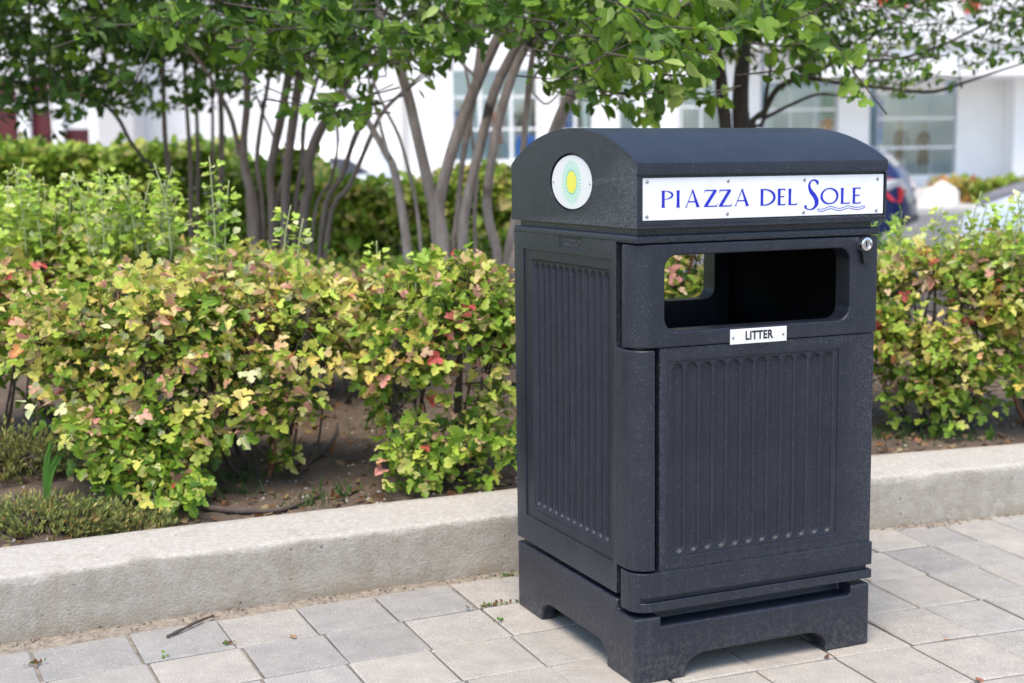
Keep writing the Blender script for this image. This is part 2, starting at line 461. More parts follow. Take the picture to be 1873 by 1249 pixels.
class MB:
    """collects vertices and faces for one mesh"""
    def __init__(s):
        s.v = []; s.f = []; s.n = 0
    def add(s, v, f):
        v = np.asarray(v, float).reshape(-1, 3)
        s.v.append(v); s.f.extend([tuple(i+s.n for i in q) for q in f]); s.n += len(v)
    def tube(s, pts, rad, sides=6, cap=True):
        pts = np.asarray(pts, float); k = len(pts)
        rad = np.broadcast_to(np.asarray(rad, float), (k,))
        t = np.gradient(pts, axis=0); t /= np.linalg.norm(t, axis=1)[:, None]+1e-12
        ref = np.array([1.0, 0.13, 0.07]) if abs(t[0][0]) < 0.9 else np.array([0, 1.0, 0.1])
        V = []
        for i in range(k):
            a = np.cross(t[i], ref); a /= np.linalg.norm(a)+1e-12
            b = np.cross(t[i], a)
            an = np.linspace(0, 2*math.pi, sides, endpoint=False)
            V.append(pts[i] + rad[i]*(np.cos(an)[:, None]*a + np.sin(an)[:, None]*b))
        F = []
        for i in range(k-1):
            for j in range(sides):
                F.append((i*sides+j, i*sides+(j+1) % sides, (i+1)*sides+(j+1) % sides, (i+1)*sides+j))
        if cap:
            F.append(tuple(range(sides))[::-1]); F.append(tuple((k-1)*sides+j for j in range(sides)))
        s.add(np.concatenate(V), F)
    def box(s, x0, x1, y0, y1, z0, z1):
        s.add([(x0, y0, z0), (x1, y0, z0), (x1, y1, z0), (x0, y1, z0), (x0, y0, z1), (x1, y0, z1), (x1, y1, z1), (x0, y1, z1)],
              [(0, 3, 2, 1), (4, 5, 6, 7), (0, 1, 5, 4), (1, 2, 6, 5), (2, 3, 7, 6), (3, 0, 4, 7)])
    def mesh(s, name, smooth=True):
        me = bpy.data.meshes.new(name)
        v = np.concatenate(s.v) if s.v else np.zeros((0, 3))
        me.from_pydata(v.tolist(), [], s.f)
        if smooth:
            me.polygons.foreach_set('use_smooth', np.ones(len(me.polygons), bool))
        me.update()
        return me
    def build(s, name, m, parent=None, smooth=True, loc=None):
        return link(name, s.mesh(name, smooth), m, parent, loc)
def spline(pts, n):
    """Catmull-Rom through pts, n samples"""
    P = np.asarray(pts, float)
    P = np.vstack([2*P[0]-P[1], P, 2*P[-1]-P[-2]])
    out = []
    k = len(P)-3
    for u in np.linspace(0, k-1e-6, n):
        i = int(u); t = u-i
        p0, p1, p2, p3 = P[i:i+4]
        out.append(0.5*((2*p1)+(-p0+p2)*t+(2*p0-5*p1+4*p2-p3)*t*t+(-p0+3*p1-3*p2+p3)*t**3))
    return np.array(out)

# ================================================================== GROUND
KC = np.array([6.353, -12.25]); KR = 17.265            # the plaza is round: centre and kerb-face radius
def pol(r, deg, z=0.0):
    a = math.radians(deg)
    return np.array([KC[0]+r*math.sin(a), KC[1]+r*math.cos(a), z])

def sheet(name, x0, x1, y0, y1, z, m, kind='structure'):
    me = bpy.data.meshes.new(name)
    me.from_pydata([(x0, y0, z), (x1, y0, z), (x1, y1, z), (x0, y1, z)], [], [(0, 1, 2, 3)])
    return tag(link(name, me, m), kind=kind)
road = sheet('road', -500, 500, -300, 800, -0.06, M_ASPH)
tag(road, 'grey asphalt road beyond the planting bed', 'road')

# plaza sub-base seen in the joints
def polar_grid(name, rs, degs, zf, m, parent=None):
    V = []; F = []
    nd = len(degs)
    for r in rs:
        for d in degs:
            p = pol(r, d); p[2] = zf(r, d); V.append(p)
    for i in range(len(rs)-1):
        for j in range(nd-1):
            F.append((i*nd+j, (i+1)*nd+j, (i+1)*nd+j+1, i*nd+j+1))
    me = bpy.data.meshes.new(name)
    me.from_pydata([tuple(v) for v in V], [], F)
    me.polygons.foreach_set('use_smooth', np.ones(len(me.polygons), bool))
    return link(name, me, m, parent)
from mathutils import noise as mnoise
def nz(x, y, z=0, s=1.0):
    return mnoise.noise(Vector((x*s, y*s, z*s)))
plaza = polar_grid('plaza_pavement', np.concatenate([np.linspace(8, 15.0, 8), np.linspace(15.05, 17.32, 70)]), np.linspace(-44, -2, 400),
    lambda r, d: -0.0095 + 0.0040*nz(r*9, d*5) + (max(0, r-17.19)/0.09)**0.6*(0.0115+0.005*nz(r*14, d*8, 3)), M_SAND)
tag(plaza, 'pale square concrete pavers laid in curved rows round the plaza', 'pavement', kind='structure')

rowsL = [17.205, 16.975, 16.752, 16.535, 16.325, 16.10, 15.88, 15.66, 15.44, 15.22, 15.0]
rowsR = [17.262, 17.040, 16.806, 16.567, 16.337, 16.087, 15.86, 15.64, 15.42, 15.20, 14.98]
def rowr(k, deg):
    t = min(1.25, max(-0.3, (deg+24.5)/6.5))
    return rowsL[k]*(1-t)+rowsR[k]*t
bounds = [-25.96-0.765*i for i in range(7, 0, -1)] + [-25.96, -25.19, -24.44, -23.74, -23.03, -22.30, -21.565, -20.83, -20.09, -19.36, -18.69, -18.05, -17.45, -16.87] + [-16.87+0.62*i for i in range(1, 7)]
tints = [(0.42, 0.41, 0.395), (0.45, 0.435, 0.415), (0.435, 0.42, 0.40), (0.375, 0.373, 0.37), (0.40, 0.40, 0.395), (0.45, 0.43, 0.405)]
def paver(k, i):
    d0, d1 = bounds[i], bounds[i+1]
    jit = 0.004*rng.standard_normal()
    sh = {0: 0.0, 1: 0.03, 2: 0.0, 3: 0.02}.get(k, 0.0)
    d0 += sh+jit; d1 += sh+jit
    rm_, dm = (rowr(k, (d0+d1)/2)+rowr(k+1, (d0+d1)/2))/2, (d0+d1)/2
    ctr = pol(rm_, dm)
    g = 0.0030
    pts = []
    for dd, kk, sr, sd in ((d0, k+1, 1, 1), (d1, k+1, 1, -1), (d1, k, -1, -1), (d0, k, -1, 1)):
        r = rowr(kk, dd)+sr*g
        a = dd+sd*math.degrees(g/r)
        pts.append(pol(r, a)-ctr + np.array([*(rng.standard_normal(2)*0.0010), 0]))
    pts = np.array(pts); c = pts.mean(0)
    zt = rng.standard_normal(4)*0.0006 + rng.standard_normal()*0.0007
    bm = bmesh.new()
    ins = 0.0045
    lo = [bm.verts.new((p[0], p[1], -0.045)) for p in pts]
    mid = [bm.verts.new((p[0], p[1], -0.0032+zt[q])) for q, p in enumerate(pts)]
    top = []
    for q, p in enumerate(pts):
        dv = (c-p)/np.linalg.norm(c-p)*ins*1.414
        top.append(bm.verts.new((p[0]+dv[0], p[1]+dv[1], zt[q])))
    for q in range(4):
        w = (q+1) % 4
        bm.faces.new((lo[q], lo[w], mid[w], mid[q])); bm.faces.new((mid[q], mid[w], top[w], top[q]))
    bm.faces.new(top)
    o = from_bm('paver', bm, M_PAVER, plaza, loc=ctr)
    u = rng.random()
    warm = dm > -21.5 or k >= 3
    t = tints[int(u*6)] if not warm else tints[[0, 1, 2, 5, 1, 4][int(u*6)]]
    if (k, i) in DARK: t = (0.345, 0.345, 0.345)
    s = 0.96+0.09*rng.random()
    o['tint'] = [t[0]*s*0.92, t[1]*s*0.90, t[2]*s*0.868]
DARK = {(0, 8), (0, 10), (1, 9), (1, 10), (0, 11), (0, 6), (0, 17), (1, 18), (0, 19), (0, 7)}
for k in range(10):
    for i in range(len(bounds)-1):
        paver(k, i)

# kerb: a cast concrete arc with a worn arris
KH, KW = 0.168, 0.285
def kerb_profile():
    pr = [(0.0, -0.07), (0.0, 0.0), (-0.001, 0.02)]
    for z in np.linspace(0.04, KH-0.014, 6): pr.append((-0.0005, z))
    for a in np.linspace(0, 90, 5): pr.append((0.012-0.012*math.cos(math.radians(a)), KH-0.012+0.012*math.sin(math.radians(a))))
    for x in np.linspace(0.03, KW-0.012, 7): pr.append((x, KH+0.001))
    pr += [(KW-0.003, KH-0.004), (KW, KH-0.012), (KW, -0.07)]
    return pr
def build_kerb():
    pr = kerb_profile(); degs = np.linspace(-40, -4, 620)
    V = []; F = []
    for d in degs:
        for j, (x, z) in enumerate(pr):
            q = pol(KR+x, d, z)
            a = 0.0035*nz(q[0]*3, q[1]*3, z*3)+0.0014*nz(q[0]*14, q[1]*14, z*14)
            edge = math.exp(-((x-0.004)**2+(z-KH+0.004)**2)/0.0005)
            chip = max(0, nz(q[0]*9, q[1]*9, 5)-0.18)*0.018*edge
            q = pol(KR+x+a*0.6+chip, d, z+a*0.6-chip)
            V.append(tuple(q))
    m_ = len(pr)
    for i in range(len(degs)-1):
        for j in range(m_-1):
            F.append((i*m_+j, (i+1)*m_+j, (i+1)*m_+j+1, i*m_+j+1))
    me = bpy.data.meshes.new('kerb'); me.from_pydata(V, [], F)
    me.polygons.foreach_set('use_smooth', np.ones(len(me.polygons), bool)); me.flip_normals()
    return tag(link('kerb', me, M_KERB), 'low pale concrete kerb curving along the planting bed', 'kerb', kind='structure')
build_kerb()

BED_Z = 0.145
def bedz(r, d):
    p = pol(r, d)
    z = BED_Z + 0.018*nz(p[0]*2, p[1]*2) + 0.012*nz(p[0]*9, p[1]*9, 2) + 0.010*nz(p[0]*24, p[1]*24, 5) + 0.10*min(1, max(0, (r-KR-0.6)/2.5))
    if r > KR+5.6: z = max(-0.09, z-(r-KR-5.6)*1.5)
    return z
bed = polar_grid('soil_bed', np.concatenate([np.linspace(KR+KW-0.02, KR+2, 70), np.linspace(KR+2.05, KR+5.9, 26)]), np.linspace(-60, -3, 420), bedz, M_SOIL)
tag(bed, 'brown soil of the planting bed behind the kerb', 'soil', kind='structure')
def bed_at(x, y):
    r = math.hypot(x-KC[0], y-KC[1]); d = math.degrees(math.atan2(x-KC[0], y-KC[1]))
    return bedz(r, d)

# ================================================================== LITTER BIN
binp = gnd(1162, 1255)
BIN = empty('litter_bin', (binp[0], binp[1], 0), math.pi/2-BIN_YAW)
tag(BIN, 'dark speckled plastic litter bin with arched lid and white sign strip', 'litter bin')
W, D = 0.638, 0.634
def arch_profile(x0, x1, top, rx, ry):
    pts = [(x0, -0.05), (x1, -0.05), (x1, top-ry)]
    for a in np.linspace(0, 90, 8)[1:]:
        pts.append((x1-rx*math.sin(math.radians(a))**1.0 if False else x1-rx+rx*math.cos(math.radians(a)), top-ry+ry*math.sin(math.radians(a))))
    for a in np.linspace(90, 180, 8):
        pts.append((x0+rx+rx*math.cos(math.radians(a)), top-ry+ry*math.sin(math.radians(a))))
    return pts
base = carve('base', box_bm(0, 0.634, 0, D, 0, 0.174), [
    box_bm(-0.1, 0.8, -0.1, 0.087, 0.150, 0.3),
    box_bm(0.066, 0.580, -0.1, 0.050, 0.127, 0.3),
    prism_bm(arch_profile(0.130, 0.512, 0.050, 0.058, 0.036), 'y', -0.1, 0.8),
    prism_bm(arch_profile(0.137, 0.488, 0.053, 0.055, 0.038), 'x', -0.1, 0.8),
    box_bm(0.04, 0.594, 0.07, 0.594, -0.1, 0.10)], M_PLAST, BIN, bevel=0.0055, seg=3)
open_prof = rrect(0.074, 0.560, 0.784, 0.949, 0.030)
body = carve('body', box_bm(0, W, 0.087, D, 0.187, 0.979), [
    box_bm(0.03, W-0.03, 0.0, D-0.055, 0.20, 0.962),
    prism_bm(open_prof, 'y', 0.4, 0.8),
    box_bm(-0.1, 0.020, 0.107, 0.578, 0.256, 0.938),
    box_bm(W-0.020, 0.8, 0.107, 0.578, 0.256, 0.938),
    box_bm(-0.1, 0.0022, 0.248, 0.371, 0.952, 0.977)], M_PLAST, BIN, bevel=0.003, seg=2)
cap = carve('top_flange', box_bm(-0.001, W+0.002, -0.003, D, 0.9765, 0.994), [], M_PLAST, body, bevel=0.005, seg=3)
neck = carve('neck', box_bm(0.012, W-0.012, 0.012, D-0.012, 0.990, 1.012), [], M_PLAST, body, bevel=0.002)
def corner_poly(r, ydeep, xr, yr, side=0.0):
    """plan outline with a rounded front-left corner"""
    pts = [(0.0, ydeep), (0.0, r)]
    for a in np.linspace(180, 270, 9)[1:]:
        pts.append((r+r*math.cos(math.radians(a)), r+r*math.sin(math.radians(a))))
    pts += [(xr, 0.0), (xr, yr)]
    return pts
column = carve('corner_column', prism_bm(corner_poly(0.044, 0.0885, 0.0505, 0.04)+[(0.03, 0.0885)], 'z', 0.254, 0.7455), [], M_PLAST, body, bevel=0.0045, seg=3)
# moulded relief patch on the left side (maker's plate, too worn to read)
mb = MB()
for r_, (z0, z1) in enumerate(((0.968, 0.972), (0.957, 0.963))):
    y = 0.262 + 0.012*r_
    while y < 0.355-0.012*r_:
        w = random.uniform(0.004, 0.009)
        mb.box(0.0008, 0.0024, y, y+w, z0, z1); y += w+random.uniform(0.002, 0.004)
mb.build('maker_plate', M_PLAST, body, smooth=False)

# fluted relief panels (real relief: a dense height field)
def flute_panel(name, umin, umax, vmin, vmax, flutes, r, v0, v1, depth, inner=None, base_d=0.0035):
    us = [umin]
    while us[-1] < umax: us.append(us[-1]+0.0016)
    us[-1] = umax
    vs = np.concatenate([np.linspace(vmin, v0+r+0.012, 32), np.linspace(v0+r+0.03, v1-r-0.03, 5), np.linspace(v1-r-0.012, vmax, 32)])
    us = np.array(us); U, V = np.meshgrid(us, vs)
    dep = np.full(U.shape, base_d)
    def ss(e0, e1, x):
        t = np.clip((x-e0)/(e1-e0), 0, 1); return t*t*(3-2*t)
    if inner:
        a0, a1, b0, b1 = inner
        sd = np.maximum.reduce([a0-U, U-a1, b0-V, V-b1])
        dep += 0.0028*ss(0.0012, -0.0012, sd)
    for c in flutes:
        dv = np.maximum.reduce([v0+r-V, V-(v1-r), np.zeros_like(V)])
        d = np.hypot(U-c, dv)
        dep += depth*ss(r+0.0010, r-0.0026, d) + 0.0016*ss(r, 0, d)
    return U, V, dep
def grid_mesh(name, P, m, parent, flip=False):
    nv, nu = P.shape[:2]
    idx = np.arange(nv*nu).reshape(nv, nu)
    q = np.stack([idx[:-1, :-1], idx[:-1, 1:], idx[1:, 1:], idx[1:, :-1]], -1).reshape(-1, 4)
    if flip: q = q[:, ::-1]
    me = bpy.data.meshes.new(name)
    me.from_pydata(P.reshape(-1, 3).tolist(), [], q.tolist())
    me.polygons.foreach_set('use_smooth', np.ones(len(me.polygons), bool)); me.update()
    return link(name, me, m, parent)
U, V, dep = flute_panel('side', 0.1065, 0.5785, 0.2555, 0.9385, np.linspace(0.1415, 0.512, 12), 0.0132, 0.290, 0.906, 0.0078, inner=(0.1225, 0.533, 0.279, 0.9125))
grid_mesh('side_panel', np.stack([dep, U, V], -1), M_PLAST, body, flip=True)
grid_mesh('side_panel', np.stack([W-dep, U, V], -1), M_PLAST, body)

# door: upper hatch with the throw-in opening, lower fluted leaf, bottom rail
hatch = carve('hatch', prism_bm(corner_poly(0.044, 0.062, W, 0.055)+[(0.05, 0.062)], 'z', 0.7495, 0.9745), [prism_bm(open_prof, 'y', -0.1, 0.3)], M_PLAST, BIN, bevel=0.005, seg=3)
door = carve('door', box_bm(0.0635, W-0.002, 0.005, 0.035, 0.246, 0.7485), [box_bm(0.086, 0.5365, -0.1, 0.024, 0.279, 0.7165)], M_PLAST, BIN, bevel=0.0025)
U, V, dep = flute_panel('front', 0.0855, 0.537, 0.2785, 0.717, np.linspace(0.1105, 0.5085, 12), 0.0146, 0.2865, 0.7115, 0.0070, base_d=0.003)
grid_mesh('fluted_panel', np.stack([U, 0.005+dep, V], -1), M_PLAST, door)
rail = carve('bottom_rail', prism_bm([(x, y-0.0025) for x, y in corner_poly(0.040, 0.070, W-0.001, 0.05)], 'z', 0.1625, 0.2505), [
    box_bm(0.016, 0.8, -0.1, 0.009, 0.1835, 0.1955), box_bm(W-0.008, 0.8, -0.1, 0.2, 0.1835, 0.1955)], M_PLAST, door, bevel=0.0045, seg=3)
# black liner and added dark box; their near-black colour stands in for inside shade
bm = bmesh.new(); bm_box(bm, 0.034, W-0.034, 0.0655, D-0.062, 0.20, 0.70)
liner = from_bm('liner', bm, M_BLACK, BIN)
inner = carve('inner_shade_box', box_bm(0.0302, W-0.0302, 0.063, D-0.0565, 0.70, 0.960), [box_bm(0.034, W-0.034, 0.0, 0.9, 0.69, 0.956)], M_BLACK, BIN, bevel=0)

# lid: extruded arch
def lid_profile():
    f0, b0 = -0.0165, 0.640
    pts = [(-0.015, 1.0085), (-0.015, 1.1195), (f0-0.001, 1.1225), (f0-0.001, 1.140)]
    yc = (f0+b0)/2; hw = (b0-f0)/2
    for t in np.linspace(-1, 1, 33):
        a = t*math.pi/2
        z = 1.147+0.081*(math.sqrt(max(0, 1-(abs(t)**2)*0.42))-math.sqrt(0.58))/(1-math.sqrt(0.58))
        pts.append((yc+hw*t, z))
    pts += [(b0, 1.0085)]
    return pts
def ellipse(cy, cz, a, b_, n=40):
    return [(cy+a*math.cos(t), cz+b_*math.sin(t)) for t in np.linspace(0, 2*math.pi, n, endpoint=False)]
LX0, LX1 = -0.003, 0.6465
lid = carve('lid', prism_bm(lid_profile(), 'x', LX0, LX1), [
    box_bm(0.0085, LX1-0.0045, -0.1, -0.0095, 1.0225, 1.1195),
    box_bm(-0.1, 0.8, -0.1, -0.0135, 1.0140, 1.0160),
    box_bm(-0.02, 0.8, -0.1, -0.0105, 1.1195, 1.1218),
    prism_bm(ellipse(0.3025, 1.1047, 0.110, 0.0665), 'x', -0.1, LX0+0.008)], M_PLAST, BIN, bevel=0.009, seg=4, angle=38, smooth=45)
# oval badge with the printed sun
bm = prism_bm(ellipse(0, 0, 0.1045, 0.0615, 56), 'x', -0.0015, 0.0015)
badge = from_bm('sun_badge', bm, M_BADGE, BIN, loc=(LX0+0.0045, 0.3025, 1.1047))
badge['label'] = 'white oval plate with a printed yellow sun'
# sign strip
SY = -0.0118
sp0, sp1, sz0, sz1 = 0.0125, 0.6395, 1.0255, 1.1150
sign = carve('sign_strip', box_bm(sp0, sp1, SY, SY+0.003, sz0, sz1), [], M_WHITEPLATE, BIN, bevel=0.0006, seg=1)
sign['label'] = 'white strip lettered PIAZZA DEL SOLE in blue'
bdx = np.array([math.sin(BIN_YAW), math.cos(BIN_YAW), 0]); bdy = np.array([-math.cos(BIN_YAW), math.sin(BIN_YAW), 0])
def onfront(px, py, off=0.0):
    d = ray(px, py); O = np.array([0, 0, CAM_H])
    t = ((binp-O) @ bdy+off)/(d @ bdy)
    P = O+t*d-binp
    return P @ bdx, P[2]
def onleft(px, py, off=0.0):
    d = ray(px, py); O = np.array([0, 0, CAM_H])
    t = ((binp-O) @ bdx+off)/(d @ bdx)
    P = O+t*d-binp
    return P @ bdy, P[2]
def screw(px, py, parent, off, r=0.0042, face='front'):
    bm = bmesh.new()
    bmesh.ops.create_uvsphere(bm, u_segments=12, v_segments=8, radius=r)
    if face == 'front':
        bmesh.ops.scale(bm, vec=(1, 0.5, 1), verts=bm.verts)
        x, z = onfront(px, py, off); loc = (x, off, z)
    else:
        bmesh.ops.scale(bm, vec=(0.5, 1, 1), verts=bm.verts)
        y, z = onleft(px, py, off); loc = (off, y, z)
    return from_bm('screw', bm, M_STEEL, parent, loc=loc, smooth=60)
for u, v in ((92, 126), (670, 120), (1215, 112), (1735, 105), (90, 375), (664, 354), (1207, 343), (1725, 330)):
    screw(1160+u/3.902, 300+v/3.902, sign, SY)
# --- lettering: flat ribbons of varying width, laid just proud of the plate
class Letters:
    def __init__(s):
        s.v = []; s.f = []; s.k = 0
    def ribbon(s, pts, w, to):
        pts = np.asarray(pts, float); n = len(pts)
        w = np.broadcast_to(np.asarray(w, float), (n,))
        t = np.gradient(pts, axis=0); t /= np.linalg.norm(t, axis=1)[:, None]+1e-9
        nr = np.stack([-t[:, 1], t[:, 0]], 1)
        a, b = pts+nr*w[:, None]/2, pts-nr*w[:, None]/2
        i0 = len(s.v); y = SY-0.0004-0.00003*(s.k % 12); s.k += 1
        for p, q in zip(a, b):
            for e in (p, q):
                x, z = to(e); s.v.append((x, y, z))
        for i in range(n-1):
            s.f.append((i0+2*i, i0+2*i+1, i0+2*i+3, i0+2*i+2))
def zz(u, v):
    return onfront(1160+u/3.902, 300+v/3.902, SY)
def cell(u0, u1, basl, cap):
    """maps letter units (0..w, 0..1) to the plate, from a box measured on the photograph"""
    xa, za = zz(u0, basl); xb, _ = zz(u1, basl); _, zt = zz((u0+u1)/2, cap)
    return xa, xb, za, zt
LT = Letters()
def flush_letter(name='letter'):
    me = bpy.data.meshes.new(name); me.from_pydata(LT.v, [], LT.f); me.update()
    link(name, me, M_BLUE, sign); LT.v = []; LT.f = []
def base_y(u): return 313-(u-190)*(313-281)/(1610-190)
def cap_y(u): return 190-(u-190)*(190-168)/(1610-190)
def arcp(cx, cy, rx, ry, a0, a1, n=18):
    a = np.radians(np.linspace(a0, a1, n)); return np.stack([cx+rx*np.cos(a), cy+ry*np.sin(a)], 1)
TH, TN = 0.205, 0.072
def glyph(ch, u0, u1):
    um = (u0+u1)/2
    xa, xb, za, zt = cell(u0, u1, base_y(um), cap_y(um))
    asp = (xb-xa)/(zt-za)                         # width in units of cap height
    to = lambda e: (xa+e[0]*(zt-za), za+e[1]*(zt-za))
    R_ = lambda p, w: LT.ribbon(p, w, to)
    def stem(x): 
        R_([(x, 0), (x, 0.06), (x, 0.5), (x, 0.94), (x, 1)], [TH*1.25, TH, TH*0.92, TH, TH*1.25])
        for v in (0.012, 0.988): R_([(x-0.13, v), (x+0.13, v)], 0.026)
    if ch == 'I':
        stem(asp/2)
    elif ch == 'P':
        stem(0.16)
        a = arcp(0.20, 0.735, asp-0.23, 0.245, 92, -100, 22); w = 0.035+0.10*np.cos(np.radians(np.linspace(92, -100, 22)))**2*(np.cos(np.radians(np.linspace(92, -100, 22))) > 0)
        R_(a, w)
    elif ch == 'D':
        stem(0.16)
        an = np.linspace(90, -90, 26); R_(np.vstack([[(0.16, 0.98)], arcp(0.30, 0.5, asp-0.36, 0.48, 90, -90, 26), [(0.16, 0.02)]]), np.concatenate([[TN], TN+0.11*np.cos(np.radians(an))**2, [TN]]))
    elif ch == 'E':
        stem(0.16)
        for v, x1, tk in ((0.975, asp, -0.10), (0.52, asp*0.86, 0.08), (0.025, asp*1.02, 0.13)):
            R_([(0.16, v), (x1, v)], TN)
            R_([(x1-0.015, v-0.02 if tk > 0 else v+0.02), (x1+0.012, v+tk)], [0.05, 0.02])
    elif ch == 'L':
        stem(0.16)
        R_([(0.16, 0.025), (asp, 0.025)], TN); R_([(asp-0.02, 0.01), (asp+0.03, 0.16)], [0.06, 0.02])
    elif ch == 'A':
        ap = asp*0.52
        R_([(0.07, 0), (ap, 1.02)], [0.05, 0.045]); R_([(ap-0.03, 1.04), (asp-0.13, 0)], [0.10, TH])
        R_([(0.20, 0.32), (asp-0.24, 0.32)], TN)
        R_([(-0.02, 0.012), (0.19, 0.012)], 0.026); R_([(asp-0.26, 0.012), (asp+0.02, 0.012)], 0.026)
    elif ch == 'Z':
        R_([(0.06, 0.975), (asp-0.03, 0.975)], TN); R_([(0.0, 0.025), (asp-0.02, 0.025)], TN)
        R_([(asp-0.11, 0.97), (0.11, 0.03)], TH)
        R_([(0.07, 0.98), (0.03, 0.83)], [0.05, 0.02]); R_([(asp-0.03, 0.0), (asp+0.04, 0.17)], [0.06, 0.02])
    elif ch == 'O':
        an = np.linspace(0, 360, 45); R_(arcp(asp/2, 0.5, asp/2-0.06, 0.48, 0, 360, 45), TN+0.10*np.cos(np.radians(an-12))**2)
for ch, a, b in (('P', 190, 275), ('I', 295, 330), ('A', 362, 468), ('Z', 497, 590), ('Z', 603, 692), ('A', 714, 820), ('D', 895, 1005), ('E', 1018, 1076), ('L', 1094, 1160), ('O', 1330, 1454), ('L', 1468, 1536), ('E', 1552, 1613)):
    glyph(ch, a, b); flush_letter()
to = lambda e: zz(e[0], e[1])
sw = spline([(1308, 150), (1306, 126), (1283, 114), (1258, 126), (1249, 158), (1262, 195), (1287, 228), (1301, 262), (1296, 296), (1272, 320), (1243, 323), (1222, 311), (1226, 294)], 60)
wd = np.interp(np.linspace(0, 1, 60), [0, .06, .12, .2, .3, .45, .6, .72, .8, .88, .95, 1], [3, 20, 16, 9, 14, 31, 30, 15, 7, 9, 20, 12])
LT.ribbon(sw, wd, to); flush_letter()
ws = np.linspace(0, 1, 40)
wu = 1316+ws*320
wv = 322-ws*14+9*np.sin(ws*2*math.pi*2.5+0.6)*(1-0.25*ws)
up_, dn = np.stack([wu, wv-8], 1), np.stack([wu, wv+8], 1)
cl = np.stack([1316-8*np.sin(np.linspace(0, math.pi, 8)), wv[0]-8+16*np.linspace(0, 1, 8)], 1)
cr = np.stack([1636+8*np.sin(np.linspace(0, math.pi, 8)), wv[-1]-8+16*np.linspace(0, 1, 8)], 1)
for q in (up_, dn, cl, cr): LT.ribbon(q, 4.6, to)
flush_letter('wave_mark')
# LITTER plate
lx0, lz1 = onfront(1335.8, 603.5, -0.001); lx1, lz0 = onfront(1438.3, 622.8, -0.001)
plate = carve('litter_plate', box_bm(lx0, lx1, -0.0022, 0.001, 0.7462, 0.7795), [], M_WHITEPLATE, BIN, bevel=0.0005, seg=1)
plate['label'] = 'small white plate lettered LITTER'
cu = bpy.data.curves.new('t', 'FONT'); cu.body = 'LITTER'; cu.size = 0.0265; cu.align_x = 'CENTER'; cu.align_y = 'CENTER'; cu.offset = 0.0009; cu.space_character = 1.06
tmp = bpy.data.objects.new('t', cu); COL.objects.link(tmp)
tm = evaluated_mesh(tmp); bpy.data.objects.remove(tmp, do_unlink=True)
tm.materials.clear()
bm = bmesh.new(); bm.from_mesh(tm)
seen = set()
for v0 in list(bm.verts):
    if v0 in seen: continue
    st_, isl = [v0], {v0}
    while st_:
        v = st_.pop()
        for e in v.link_edges:
            w_ = e.other_vert(v)
            if w_ not in isl: isl.add(w_); st_.append(w_)
    seen |= isl
    ids = {v: k for k, v in enumerate(isl)}
    me = bpy.data.meshes.new('letter')
    me.from_pydata([tuple(v.co) for v in isl], [], [[ids[v] for v in f.verts] for f in bm.faces if f.verts[0] in isl])
    lo = link('letter', me, M_INK, plate)
    lo.location = ((lx0+lx1)/2, -0.0028, 0.7633); lo.rotation_euler = (math.pi/2, 0, 0); lo.scale = (0.86, 1, 1)
bm.free()
for q in ((1341, 618), (1432.5, 610.5)): screw(q[0], q[1], plate, -0.0024, 0.0035)
for q in ((1012.8, 332.5), (1079, 336.5)): screw(q[0], q[1], badge, 0.0, 0.003, 'left').location = Vector((-0.0018, onleft(*q)[0]-0.3025, onleft(*q)[1]-1.1047))
# lock
lkx, lkz = onfront(1582, 446, -0.01)
bm = bmesh.new()
prof = [(0, 0.0135), (-0.004, 0.0145), (-0.012, 0.0145), (-0.016, 0.0125), (-0.017, 0.0088), (-0.0145, 0.0080), (-0.0145, 0.0)]
rings = []
for y, r in prof:
    rings.append([bm.verts.new((r*math.cos(a), y, r*math.sin(a))) for a in np.linspace(0, 2*math.pi, 28, endpoint=False)] if r > 0 else [bm.verts.new((0, y, 0))])
for A_, B_ in zip(rings, rings[1:]):
    for j in range(28):
        if len(B_) == 1: bm.faces.new((A_[j], A_[(j+1) % 28], B_[0]))
        else: bm.faces.new((A_[j], A_[(j+1) % 28], B_[(j+1) % 28], B_[j]))
bmesh.ops.recalc_face_normals(bm, faces=bm.faces)
lock = from_bm('lock', bm, M_CHROME, BIN, loc=(lkx, 0.001, lkz), smooth=40)
lock.scale = (1.2, 1.2, 1.2)
bm = bmesh.new(); bm_box(bm, -0.0008, 0.0008, -0.0156, -0.0140, -0.0055, 0.0055)
from_bm('keyhole', bm, M_INK, lock)
carve('lock_tail', prism_bm([(-0.011, 0.0), (0.011, -0.002), (0.014, -0.030), (0.010, -0.038), (-0.001, -0.038), (-0.004, -0.022)], 'y', -0.0105, -0.0035), [], M_INK, lock, bevel=0.001, seg=1)

# ================================================================== VEGETATION
def half_leaf(right, mid_y, fold=0.22, curl=-0.10):
    """leaf as two half blades folded on the midrib; right = outline points x>0 from base to tip"""
    base, tip = (0.0, right[0][1]), (0.0, right[-1][1])
    pts = [(0, mid_y[0])] + [(0, y) for y in mid_y[1:]]
    V = []; F = []
    mid = [(0.0, y) for y in mid_y]
    for p in mid: V.append((p[0], p[1], 0))
    nm = len(mid)
    out = right[1:-1]
    i0 = len(V)
    for p in out: V.append((p[0], p[1], 0))
    j0 = len(V)
    for p in out: V.append((-p[0], p[1], 0))
    k = len(out)
    F.append(tuple([0]+[i0+i for i in range(k)]+[nm-1]+list(range(nm-2, 0, -1))))
    F.append(tuple([0]+list(range(1, nm))+[j0+i for i in range(k-1, -1, -1)]))
    V = np.array(V, float)
    V[:, 2] = fold*np.abs(V[:, 0]) + curl*(V[:, 1]**2)
    return V, F
